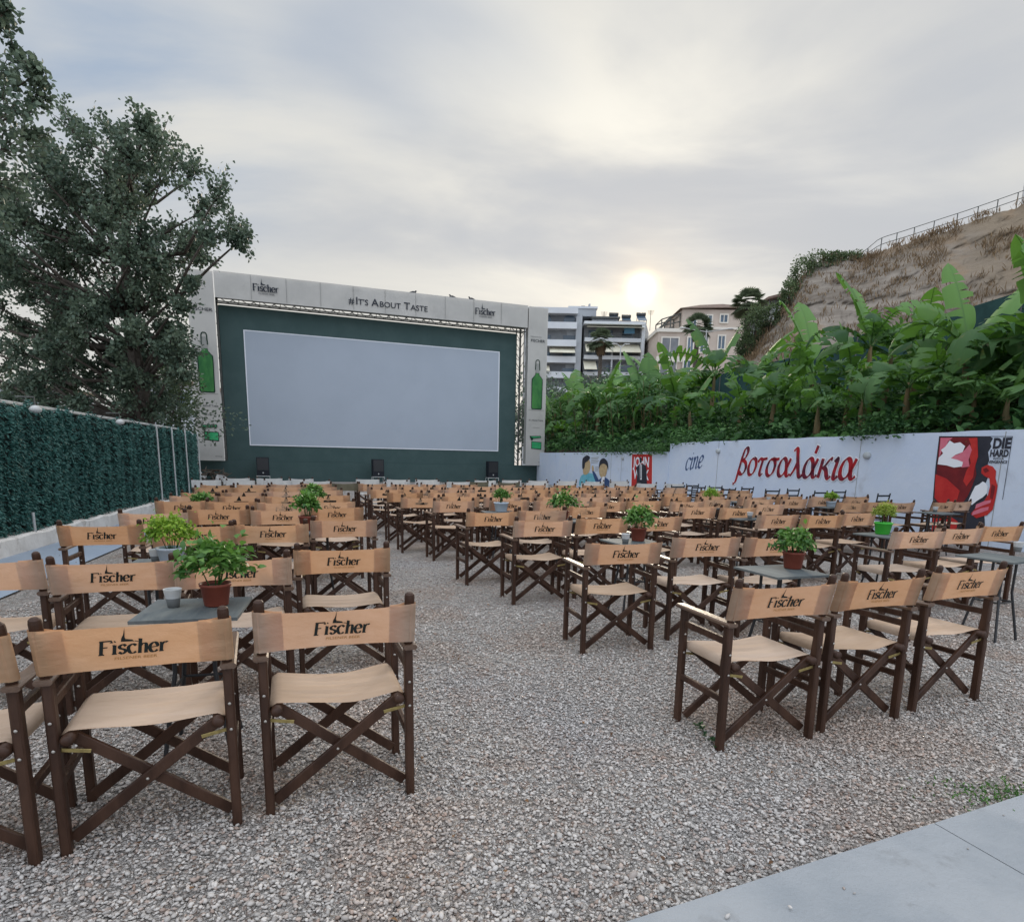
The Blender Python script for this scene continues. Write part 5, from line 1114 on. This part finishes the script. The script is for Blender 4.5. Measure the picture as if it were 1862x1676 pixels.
g = MB(); g.add(vs, [(j*(NU_+1)+i, j*(NU_+1)+i+1, (j+1)*(NU_+1)+i+1, (j+1)*(NU_+1)+i) for j in range(NV_) for i in range(NU_)], HM); tag(g.build('hill', smooth=True), 'dry rocky hillside of pale eroded earth and brown grass', kind='structure')
def tuft_field():
    rng = np.random.default_rng(8); P = []; col = []
    for k in range(3000):
        a = rng.uniform(.0, 1); T_ = rid(a); c = 1-rng.random()**2*.9; foot = np.array([T_[0]*.60+1.0, T_[1]-16, 1.5])
        px_ = 1325+a*900
        if rng.random() > (.85 if a > .66 or a < .2 else (.5 if a > .5 else .25)) or (a > .72 and mnoise.noise(Vector((a*14, c*5, 0))) < -.05): continue
        i = min(int(c*.78*NV_), NV_-1)*(NU_+1)+int(a*NU_); P.append(vs[i])
    P = np.array(P); P = np.repeat(P, 9, 0)+rng.normal(0, .12, (len(P)*9, 3))*np.array([1.6, 1.6, .5]); n = len(P)
    D = np.c_[rng.normal(0, .4, n), rng.normal(0, .4, n), np.ones(n)]; V, Fc = leaves(P, D, rdir(n, rng), rng.uniform(.2, .5, n), rng.uniform(.03, .06, n), rng)
    o = npmesh('dry_grass', V, Fc, DRYG, None, np.repeat(rng.random(n), 6)); tag(o, 'dry brown grass tufts over the upper hillside', kind='stuff')
tuft_field()
for i, (px, py, rx, rz, sd, lab) in enumerate(((1462, 505, 1.1, 1.1, 1, 'grey green shrub on the steep outer corner of the hilltop'), (1500, 480, 1.3, .7, 2, 'wiry shrub on the hilltop next to the corner shrub'), (1535, 473, 1.1, .45, 3, 'low wiry shrub on the ridge where the rail begins'), (1398, 580, 1.0, .9, 4, 'green shrub at the hill edge in front of the dark hill house'),
                                               (1368, 600, .8, 1.5, 5, 'tall green shrub around the fan palm trunk'), (1358, 632, .8, .9, 6, 'dark green shrub at the hill foot by the villa'), (1440, 540, .9, .9, 7, 'dry brownish shrub on the steep hill flank'))):
    Y = 46 if px < 1440 else 45; c_ = atY(px, py, Y-(.5 if px > 1440 else 1.5)); bush(lab, 'shrub', c_, rx, rx*.8, rz, 2300, .15, SHRB, 40+sd, group='shrubs on the hill')
rail = thing('hill_railing', 'thin metal railing running along the top of the hill', 'railing', tuple(rid(.55)))
def rtop(a, h): q = rid(a); return (q[0], q[1]+.4, q[2]+h)
for h in (.4, .8): g = MB(); g.tube([rtop(.5+.5*k/40, h*(.4+.6*min(1, k/5))) for k in range(41)], .022, STEEL, 5); g.build('rail_bar', rail)
for k in range(0, 41, 3): g = MB(); g.tube([rtop(.5+.5*k/40, -.2), rtop(.5+.5*k/40, .8*(.4+.6*min(1, k/5)))], .03, STEEL, 5); g.build('post', rail)
q0 = atY(1859, 372, 43.5); t = thing('street_lamp', 'grey lamp pole standing on the hilltop at the photo edge', 'street lamp', tuple(q0)); g = MB(); g.tube([tuple(q0), (q0[0], q0[1], q0[2]+3.3)], [.09, .06], PALE, 8); g.build('pole', t)
g = MB(); g.tube([(q0[0], q0[1], q0[2]+3.3), (q0[0]+.5, q0[1], q0[2]+3.6)], .04, PALE, 6); g.ell((q0[0]+.1, q0[1], q0[2]+3.4), (.25, .2, .12), STEEL, 8, 5); g.build('lamp_head', t, True)

# ------------------------------------------------------------------ buildings
YB = 105.
def bld(name, lab, cat, px0, px1, Y=YB):
    a = atY(px0, 838, Y); c = atY(px1, 838, Y); t = thing(name, lab, cat, (a[0], Y, 0)); return t, float(a[0]), float(c[0])
def zz(px, py, Y=YB): return float(atY(px, py, Y)[2])
def xx(px, Y=YB, py=650): return float(atY(px, py, Y)[0])
def bx(p, name, x0, x1, z0, z1, y0, y1, mat): g = MB(); g.box((x0, y0, z0), (x1, y1, z1), mat); return g.build(name, p)
def railbox(p, x0, x1, z, y): g = MB(); g.box((x0, y-.06, z), (x1, y, z+1.0), BSL); return g.build('balcony_parapet', p)
# block A
t, xa, xb = bld('apartment_block', 'white apartment block with arched upper windows, next to the screen', 'building', 955, 1056)
x0, x1 = xx(955), xx(1057); fl_z = [zz(1010, y) for y in (594, 626, 656, 684, 712, 741, 770, 800)]; ztop = zz(1010, 566)
bx(t, 'wall', x0, x1, 0, ztop+.2, YB+1.6, YB+14, BW); bx(t, 'roof_parapet', x0-.1, xx(1048), ztop-.3, ztop+.55, YB-.2, YB+1.5, BSL)
bx(t, 'stair_wall', xx(1046), x1, 0, zz(1050, 574), YB+.6, YB+1.597, BW)
for i, z in enumerate(fl_z):
    g = MB(); g.box((x0, YB, z-.2), (xx(1047), YB+1.59, z), BSL); g.build('balcony_slab', t)
    g = MB(); g.box((x0, YB-.06, z-.25), (xx(1047), YB-.003, z+.72), BSL); g.build('balcony_parapet', t)
    h = (ztop if i == 0 else fl_z[i-1])-z
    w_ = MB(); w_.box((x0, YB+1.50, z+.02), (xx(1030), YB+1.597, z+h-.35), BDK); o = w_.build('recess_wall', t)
    for a, c in ((988, 1001), (1024, 1046)):
        w_ = MB(); A_, B_ = xx(a), xx(c); w_.box((A_, YB+1.40, z+.05), (B_, YB+1.497, z+h*.62), GLS)
        if i == 0: w_.add([(A_+(B_-A_)*(.5+.5*cos(pi*k/10)), YB+1.45, z+h*.62+.62*sin(pi*k/10)) for k in range(11)], [tuple(range(10, -1, -1))], GLS)
        w_.build('window', t)
for z, a, c in ((fl_z[1], 999, 1045), (fl_z[2]-.3, 982, 1000)):
    g = MB(); g.add([(xx(a), YB+1.3, z-.25), (xx(c), YB+1.3, z-.25), (xx(c), YB-.9, z-1.35), (xx(a), YB-.9, z-1.35)], [(0, 1, 2, 3)], CRM); g.add([(xx(a), YB+1.3, z-.3), (xx(c), YB+1.3, z-.3), (xx(c), YB-.9, z-1.4), (xx(a), YB-.9, z-1.4)], [(3, 2, 1, 0)], CRM); g.build('awning', t)
bx(t, 'penthouse', xx(1035), xx(1085), ztop, zz(1060, 553), YB+3, YB+10, BW); bx(t, 'penthouse_roof', xx(1033), xx(1087), zz(1060, 553), zz(1060, 549), YB+2.8, YB+10.2, BSL)
bx(t, 'chimney', xx(1059), xx(1066), zz(1060, 549), zz(1062, 542), YB+5, YB+6, BDK); bx(t, 'chimney', xx(1072), xx(1075), zz(1060, 552), zz(1073, 541), YB+4, YB+5, BW)
bx(t, 'rooftop_wing', x1-.2, xx(1118), 0, zz(1090, 563), YB+6, YB+13, BW)
# block B
t, xa, xb = bld('apartment_block', 'white balcony block with cream awnings and blue shade, middle of the row', 'building', 1062, 1198)
x0, x1 = xx(1062), xx(1170); ZT = zz(1150, 586); x2 = xx(1202)
bx(t, 'wall', x0, x1, 0, ZT-.4, YB+1.6, YB+12, BW)
g = MB(); g.add([(x1+.003, YB-.3, 0), (x2, YB+11, 0), (x2, YB+11, ZT+.5), (x1+.003, YB-.3, ZT), (x1+.003, YB+11, 0), (x1+.003, YB+11, ZT+.5)], [(0, 1, 2, 3), (1, 4, 5, 2), (3, 2, 5)], BW); g.build('side_wall', t)
bx(t, 'roof_slab', x0-.2, x1-.003, ZT-.397, ZT, YB-.4, YB+12, BSL); bx(t, 'end_wall', x1-.5, x1-.004, 0, ZT-.4, YB-.3, YB+1.597, BSL)
bx(t, 'penthouse', xx(1078), xx(1126), ZT, zz(1100, 573), YB+3, YB+9, BW); bx(t, 'penthouse_roof', xx(1075), xx(1128), zz(1100, 573), zz(1100, 570), YB+2, YB+10, STEEL)
bx(t, 'penthouse', xx(1135), xx(1175), ZT, zz(1150, 574), YB+4, YB+11, BW); bx(t, 'tiled_roof', xx(1128), xx(1148), ZT, zz(1140, 577), YB+2.5, YB+3.9, TIL)
fz = [zz(1120, y) for y in (618, 650, 680, 709, 740, 772)]
for i, z in enumerate(fz):
    bx(t, 'balcony_slab', x0, x1-.51, z-.22, z, YB, YB+1.59, BSL); h = (ZT if i == 0 else fz[i-1])-z
    g = MB(); g.box((x0, YB-.06, z-.3), (x1-.51, YB-.003, z+.28), BSL); g.build('balcony_parapet', t)
    g = MB(); g.box((x0, YB-.04, z+.55), (x1-.51, YB-.01, z+.62), STEEL); g.box((x0, YB-.04, z+.85), (x1-.51, YB-.01, z+.92), STEEL); g.build('balcony_rail', t)
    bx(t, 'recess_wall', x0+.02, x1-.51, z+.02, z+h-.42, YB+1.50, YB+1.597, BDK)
    for a, c in ((1070, 1090), (1105, 1115), (1132, 1152)): bx(t, 'window', xx(a), xx(c), z+.05, z+h*.62, YB+1.40, YB+1.497, GLS)
    if i: bx(t, 'divider', xx(1112), xx(1114), z+.02, z+h-.25, YB+.05, YB+1.39, BSL)
g = MB(); g.box((xx(1133), YB+.2, fz[0]+1.0), (xx(1152), YB+.25, fz[0]+2.0), BLU); g.build('blue_shade', t)
for zi, a, c, dz in ((0, 1065, 1168, 0), (1, 1113, 1163, 1), (1, 1064, 1080, 1), (1, 1085, 1112, 1), (2, 1062, 1085, 1)):
    z = (ZT if zi == 0 else fz[zi-1]); k = 1.5 if dz else .5
    g = MB(); q = [(xx(a), YB+1.2, z-.42), (xx(c), YB+1.2, z-.42), (xx(c), YB-1.2, z-.5-k), (xx(a), YB-1.2, z-.5-k)]; g.add(q, [(0, 1, 2, 3)], CRM); g.add([(a_, b__, c__-.05) for a_, b__, c__ in q], [(3, 2, 1, 0)], CRM); g.build('awning', t)
for px, py in ((1124, 562), (1148, 566), (1176, 562)):
    s = thing('solar_heater', f"rooftop solar water heater {dict([(1124, 'above the dark penthouse'), (1148, 'above the small tiled roof'), (1176, 'nearest the low sun')])[px]} of the balcony block", 'solar heater', (xx(px), YB+5, zz(px, py+9)), 0, 'solar heaters on the roofs')
    X = xx(px); Z = zz(px, py+10); g = MB(); g.add([(X-.9, YB+4, Z), (X+.5, YB+4, Z), (X+.5, YB+6, Z+1.1), (X-.9, YB+6, Z+1.1), (X-.9, YB+4, Z-.1), (X+.5, YB+4, Z-.1), (X+.5, YB+6, Z+1.0), (X-.9, YB+6, Z+1.0)], [(0, 1, 2, 3), (7, 6, 5, 4), (0, 4, 5, 1), (1, 5, 6, 2), (2, 6, 7, 3), (3, 7, 4, 0)], GLS); g.build('panel', s)
    g = MB(); g.tube([(X-.9, YB+6, Z+1.3), (X+.6, YB+6, Z+1.3)], .28, STEEL, 10); g.build('tank', s, True)
    g = MB()
    for a in (-.8, .4): g.tube([(X+a, YB+6, Z-1.2), (X+a, YB+6, Z+1.2)], .05, STEEL, 5); g.tube([(X+a, YB+4, Z-1.2), (X+a, YB+4, Z)], .05, STEEL, 5)
    g.build('frame', s)
for px, py, h, lab in ((1188, 553, 3.2, 'thin television antenna on the roof nearest the sun'), (1101, 556, 2.2, 'short television antenna on the first white block roof'), (1012, 559, 1.5, 'small antenna above the arched windows')):
    X = xx(px); Z = zz(px, py); g = MB(); g.tube([(X, YB+4, Z-h), (X, YB+4, Z)], .045, STEEL, 5)
    for k in range(4): g.tube([(X-.55+.06*k, YB+4, Z-.1-.18*k), (X+.55-.06*k, YB+4, Z-.1-.18*k)], .025, STEEL, 4)
    tag(g.build('antenna', None, False, (X, YB+4, Z-h)), lab, 'antenna')
# villa
YV = 98.; t = thing('villa', 'salmon three storey villa with cream window frames and tiled roof', 'building', (xx(1200, YV), YV, 0))
x0, xm, x1 = xx(1195, YV), xx(1237, YV), xx(1366, YV); zt = zz(1300, 562, YV); zm = zz(1215, 597, YV); zl = zz(1290, 597, YV)
bx(t, 'upper_wall', xm, x1, zl+.15, zt, YV+.3, YV+12, VPK); bx(t, 'lower_wall', xx(1248, YV), x1+.1, 0, zl-.15, YV, YV+12, VPK); bx(t, 'side_wing', x0, xx(1248, YV)-.003, 0, zm-.5, YV+.2, YV+11, VPK)
bx(t, 'cornice', xm-.3, x1+.35, zl-.147, zl+.147, YV-.25, YV+12, VCR); bx(t, 'wing_cornice', x0-.25, xx(1240, YV), zm-.497, zm, YV-.1, YV+11, VCR); bx(t, 'plinth_band', x0-.1, xx(1250, YV), zz(1215, 655, YV)-.2, zz(1215, 648, YV), YV+.05, YV+.197, VCR)
g = MB(); e = .5; z1_ = zt+.003; A = [(xm-e, YV-.3, z1_), (x1+e, YV-.3, z1_+.3), (x1+e, YV+12.4, z1_+.3), (xm-e, YV+12.4, z1_)]; rg = [(xm+4, YV+6, z1_+1.9), (x1-3, YV+6, z1_+2.1)]
g.add(A+rg, [(0, 1, 5, 4), (1, 2, 5), (2, 3, 4, 5), (3, 0, 4), (3, 2, 1, 0)], TIL); g.build('roof', t); bx(t, 'chimney', xx(1327, YV), xx(1332, YV), zt, zz(1330, 543, YV), YV+4, YV+5, VPK)
def win(px0, px1, py0, py1, shut=False, Y=YV+.3, tr=True):
    X0, X1, Z0, Z1 = xx(px0, YV), xx(px1, YV), zz(px0, py1, YV), zz(px0, py0, YV); g = MB(); k = .16
    if tr:
        g.box((X0-k, Y-.12, Z0-k), (X0, Y-.003, Z1+k), VCR); g.box((X1, Y-.12, Z0-k), (X1+k, Y-.003, Z1+k), VCR); g.box((X0, Y-.12, Z1), (X1, Y-.003, Z1+k), VCR); g.box((X0, Y-.16, Z0-k), (X1, Y-.003, Z0), VCR)
    o = g.build('window', t) if tr else None
    g = MB(); g.box((X0, Y-.05, Z0), (X1, Y-.003, Z1), GLS if not shut else BDK); g.build('pane', o if o else t)
    if o: o.children[0].location = (0, 0, 0)
def win_(p, px0, px1, py0, py1, Y, m=GLS):
    X0, X1, Z0, Z1 = xx(px0, YV), xx(px1, YV), zz(px0, py1, YV), zz(px0, py0, YV); k = .18; g = MB()
    g.box((X0-k, Y-.12, Z0-k), (X0, Y-.003, Z1+k), VCR); g.box((X1, Y-.12, Z0-k), (X1+k, Y-.003, Z1+k), VCR); g.box((X0, Y-.12, Z1), (X1, Y-.003, Z1+k), VCR); g.box((X0, Y-.16, Z0-k), (X1, Y-.003, Z0), VCR)
    g.box((X0, Y-.05, Z0), (X1, Y-.004, Z1), m); g.box(((X0+X1)/2-.05, Y-.09, Z0), ((X0+X1)/2+.05, Y-.051, Z1), VCR); g.build('window', p)
for a in ((1252, 1262, 577, 598), (1278, 1290, 573, 597), (1306, 1318, 572, 585)): win_(t, *a, YV+.3)
for a in ((1249, 1258, 614, 640), (1272, 1284, 612, 640), (1304, 1315, 611, 634)): win_(t, *a, YV)
win_(t, 1203, 1232, 614, 640, YV+.2, BDK); win_(t, 1202, 1230, 657, 690, YV+.2, BDK); win_(t, 1244, 1256, 656, 676, YV+.0)
g = MB()
for px, py, qx, qy in ((1202, 578, 1202, 596), (1218, 573, 1218, 596), (1235, 568, 1235, 596), (1202, 578, 1236, 567), (1202, 590, 1236, 582), (1202, 594, 1220, 573)):
    g.tube([(xx(px, YV), YV+1, zz(px, py, YV)), (xx(qx, YV), YV+1, zz(qx, qy, YV))], .09, STEEL, 5)
    g.tube([(xx(px, YV), YV+5, zz(px, py, YV)), (xx(qx, YV), YV+5, zz(qx, qy, YV))], .09, STEEL, 5)
    g.tube([(xx(px, YV), YV+1, zz(px, py, YV)), (xx(px, YV), YV+5, zz(px, py, YV))], .08, STEEL, 5)
g.build('pergola', t)
# dark house on the hill
YH = 70.; t = thing('hill_house', 'small dark walled house with flat overhanging roof on the hilltop', 'building', (xx(1400, YH), YH, zz(1400, 575, YH)))
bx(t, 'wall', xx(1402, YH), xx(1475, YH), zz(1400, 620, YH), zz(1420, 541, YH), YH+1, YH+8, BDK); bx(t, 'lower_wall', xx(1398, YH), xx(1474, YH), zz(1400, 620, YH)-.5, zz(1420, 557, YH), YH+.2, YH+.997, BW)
g = MB(); q = [(xx(1384, YH), zz(1384, 546, YH)), (xx(1480, YH), zz(1480, 520, YH))]; g.add([(q[0][0], YH-.5, q[0][1]), (q[1][0], YH-.5, q[1][1]), (q[1][0], YH+9, q[1][1]), (q[0][0], YH+9, q[0][1]), (q[0][0], YH-.5, q[0][1]+.25), (q[1][0], YH-.5, q[1][1]+.25), (q[1][0], YH+9, q[1][1]+.25), (q[0][0], YH+9, q[0][1]+.25)], [(3, 2, 1, 0), (4, 5, 6, 7), (0, 1, 5, 4), (1, 2, 6, 5), (2, 3, 7, 6), (3, 0, 4, 7)], TIL); g.build('roof', t)
g = MB(); g.tube([(xx(1390, YH), YH, zz(1390, 575, YH)), (xx(1390, YH), YH, zz(1390, 545, YH))], .09, STEEL, 5); g.build('porch_post', t); bx(t, 'chimney', xx(1419, YH), xx(1424, YH), zz(1420, 545, YH), zz(1420, 530, YH), YH-.2, YH+.5, BW)
# palms, dark trees, lamps in front of the buildings
PALM = pmat('palm_frond', (.075, .105, .06), (.17, .21, .12), attr=1, rough=.6, trans=.3)  # distance haze over the palms is put into this paler leaf colour
def palm(px, py, Y, zb, r, lab, seed, skirt=True, nf=34):
    rng = np.random.default_rng(seed); c = atY(px, py, Y); t = thing('fan_palm', lab, 'palm tree', (c[0], c[1], zb), 0, 'fan palms before the buildings'); g = MB(); g.tube([(c[0], c[1], zb), (c[0], c[1], c[2])], [.32, .25], BARK, 8); g.build('trunk', t, True)
    V = []; Fc = []; T = []
    for k in range(nf):
        az = rng.uniform(0, 6.283); el = rng.uniform(-.7, 1.35); d = np.array([cos(az)*cos(el), sin(az)*cos(el), sin(el)]); o = c+d*r*.42; s = np.cross(d, [0, 0, 1.]); s /= np.linalg.norm(s); u = np.cross(s, d)
        for j in range(13):
            a = -1.25+2.5*j/12; e = d*cos(a)+s*sin(a); e = e-np.array([0, 0, .25]); q = len(V); w2 = np.cross(e, u)*.055*r
            V += [o, o+e*r*.35+w2, o+e*r*.62-np.array([0, 0, .06*r]), o+e*r*.35-w2]; Fc.append((q, q+1, q+2, q+3)); tt = .15+rng.uniform(0, .5); T += [tt]*4
    npmesh('crown', V, Fc, PALM, t, T)
    if skirt:
        V = []; Fc = []; T = []
        for k in range(240):
            az = rng.uniform(0, 6.283); z = rng.uniform(.1, .9)*r*1.0; rr = .35+rng.uniform(0, .55)*(1-z/r)*r*.5; o = c+np.array([cos(az)*rr, sin(az)*rr, -z*.9]); q = len(V); w2 = np.array([-sin(az), cos(az), 0])*.16
            V += [o+w2, o-w2, o+np.array([cos(az)*.15, sin(az)*.15, -.55*r*.5])]; Fc.append((q, q+1, q+2)); T += [rng.uniform(.1, .6)]*3
        npmesh('dry_skirt', V, Fc, DRYG, t, T)
palm(1362, 550, 62., 8., 1.7, 'fan palm rising from green shrubs beside the hill foot', 1, False)
palm(1269, 592, 80., 2., 1.9, 'fan palm with dry skirt in front of the villa windows', 2); palm(1093, 618, 88., 2., 2.0, 'fan palm with brown dry skirt before the balcony block', 3)
def lampost(px, py, Y, arm, lab):
    c = atY(px, py, Y); t = thing('street_lamp', lab, 'street lamp', (c[0], c[1], 0)); g = MB(); g.tube([(c[0], c[1], 0), (c[0], c[1], c[2])], [.12, .07], PALE, 6); g.build('pole', t); g = MB()
    for sg in (-1, 1): g.tube([(c[0], c[1], c[2]-.2), (c[0]+sg*arm, c[1], c[2]+.15)], .05, PALE, 5); g.ell((c[0]+sg*(arm+.25), c[1], c[2]+.15), (.4, .16, .09), PALE, 8, 4)
    g.build('lamp_head', t)
lampost(1285, 600, 75., 2.4, 'double armed street lamp in front of the villa'); lampost(1129, 628, 80., .5, 'short armed street lamp in front of the balcony block')
for i, (px, py, Y, rx, rz, lab) in enumerate(((1015, 745, 70, 3.6, 2.6, 'dark round tree below the first white block'), (1085, 725, 72, 2.6, 2.6, 'dark tree between the two white blocks'), (1145, 735, 66, 3.0, 2.0, 'dark bushy tree below the balcony block awnings'), (1215, 730, 60, 3.0, 1.6, 'dark bush below the villa wing'), (980, 765, 60, 3., 2.6, 'dark tree partly behind the side banner'))):
    rng = np.random.default_rng(60+i); c = atY(px, py, Y); t = thing('street_tree', lab, 'tree', (c[0], c[1], 0), 0, 'dark trees before the buildings'); tips = [tuple(c+rng.normal(0, .55, 3)*np.array([rx, rx*.7, rz])) for k in range(26)]
    ends = grow(None, [(c[0], c[1], 0), (c[0]+.2, c[1], c[2]*.5), (c[0], c[1], c[2]-rz*.2)], tips, BARK, .25, rng, t); crown(ends, 22, .62, .30, POPL, t, rng)
# houses glimpsed under the poplar
t = thing('distant_house', 'pale house glimpsed through the poplar above the hedge fence', 'building', (xx(60, 80), 80, 0))
bx(t, 'wall', xx(-60, 80), xx(70, 80), 0, zz(0, 705, 80), 80, 90, BW); bx(t, 'roof', xx(-66, 80), xx(76, 80), zz(0, 705, 80), zz(0, 699, 80), 79.5, 90.5, TIL)
for a in (-30, 10, 40): bx(t, 'window', xx(a, 80), xx(a+14, 80), zz(0, 735, 80), zz(0, 718, 80), 79.94, 79.997, GLS)
t = thing('distant_house', 'grey house between the poplar trunk and the screen', 'building', (xx(300, 75), 75, 0))
bx(t, 'wall', xx(255, 75), xx(345, 75), 0, zz(300, 700, 75), 75, 84, BW); bx(t, 'roof', xx(250, 75), xx(350, 75), zz(300, 700, 75), zz(300, 693, 75), 74.5, 84.5, TIL)
for a in (265, 290, 318): bx(t, 'window', xx(a, 75), xx(a+12, 75), zz(300, 735, 75), zz(300, 715, 75), 74.94, 74.997, GLS)

# ------------------------------------------------------------------ small things
def litter():
    rng = np.random.default_rng(31); n = 150; y = rng.uniform(1.6, 9, n)**1.0; x = rng.uniform(-1, 1, n)*y*.8; P = np.c_[x, y, np.full(n, .022)]; D = np.c_[rng.normal(0, 1, n), rng.normal(0, 1, n), rng.normal(0, .15, n)]
    V, Fc = leaves(P, D, np.array([0, 0, 1.])+rng.normal(0, .25, (n, 3)), rng.uniform(.018, .038, n), rng.uniform(.010, .02, n), rng, .6); o = npmesh('fallen_leaves', V, Fc, LITT, None, np.repeat(rng.random(n), 6)); tag(o, 'scattered small dry brown leaves lying on the gravel', kind='stuff')
LITT = pmat('dry_leaf_litter', (.05, .022, .012), (.20, .11, .05), attr=1, rough=.8)
litter()
def debris():
    rng = np.random.default_rng(3); c = G(392, 884); c = c*1.0; t = thing('debris_pile', 'heap of broken branches, boards and a pale sheet beside the hedge fence end', 'debris', (c[0], c[1], 0)); g = MB()
    for i in range(80):
        a = rng.normal(0, .8); bdy = rng.normal(0, .5); h = max(.06, .95-.38*abs(a+.2)*2)*rng.random(); p = Vector((c[0]+a, c[1]+bdy, h)); d = Vector((rng.normal(0, 1), rng.normal(0, .8), rng.normal(0, .22))).normalized()*rng.uniform(.3, 1.0)
        q_ = p+d; q_.z = max(.03, q_.z); g.tube([p-d*.6, p+Vector(rng.normal(0, .05, 3)), q_], [.035, .03, .012], DEB, 5)
    g.build('branches', t); g = MB()
    for i in range(9):
        a = rng.uniform(-1, 3.2); p = Vector((c[0]+a*.94, c[1]+a*.3+rng.normal(0, .3), .1+rng.random()*.5*(a < 1))); d = Vector((rng.normal(0, 1), rng.normal(0, .4), rng.normal(0, .15))).normalized()*rng.uniform(.5, 1.2); g.beam(p-d*.5, p+d*.5, .14, .03, DEB, (0, 0, 1))
    g.build('boards', t); g = MB(); g.grid(lambda a, b_: (c[0]-.75+.7*a, c[1]-.9+.3*b_, .35+.45*b_*(1-a*.5)+.08*sin(a*9+b_*4)), 8, 6, DEBP); g.grid(lambda a, b_: (c[0]+.35+.75*a, c[1]-.75+.2*b_, .25+.36*b_*(1-a)+.05*sin(a*7+b_*5)), 8, 5, DEBP); g.build('plastic_sheet', t)
debris()
def weed(q, n, lab, r, name='weed', kind=None, spread=(1, 1), seed=4, hh=.05):
    rng = np.random.default_rng(seed); P = np.c_[q[0]+rng.normal(0, r*spread[0], n), q[1]+rng.normal(0, r*spread[1], n), np.full(n, .012)+rng.random(n)*hh*.4]; D = np.c_[rng.normal(0, .6, n), rng.normal(0, .6, n), rng.uniform(.1, 1, n)]
    V, Fc = leaves(P, D, rdir(n, rng), rng.uniform(.4, 1, n)*hh, rng.uniform(.12, .3, n)*hh, rng, .4); o = npmesh(name, V, Fc, UND if name != 'grass' else BAS1, None, np.repeat(rng.random(n)*.6, 6), loc=(q[0], q[1], 0)); tag(o, lab, None if kind else 'weed', None, kind); return o
def sprig():
    rng = np.random.default_rng(4); a = G(1268, 1322); c = G(1304, 1362); g = MB(); pts = [Vector(a*(1-f)+c*f+np.array([0, 0, .012+.02*sin(f*9)])) for f in np.linspace(0, 1, 9)]; g.tube(pts, .003, UND, 5)
    for k in range(90):
        p = pts[int(rng.integers(0, 9))]; d = Vector(rng.normal(0, 1, 3)).normalized(); d.z = abs(d.z)*.6; L = rng.uniform(.015, .04); sd = d.cross(Vector((0, 0, 1))).normalized()*L*.25; g.add([p, p+d*L*.5+sd, p+d*L, p+d*L*.5-sd], [(0, 1, 2, 3)], BAS1 if rng.random() < .3 else UND)
    o = g.build('weed', None, False, tuple(a*.5+c*.5)); tag(o, 'small green weed sprig at the foot of the closest trio', 'weed')
sprig()
q = G(1830, 1452); weed(q, 420, 'sparse green grass growing along the slab edge', .13, 'grass', 'stuff', (1.2, .5), 9, .032)
for o in list(bpy.data.objects):
    if '_w' in o: del o['_w']
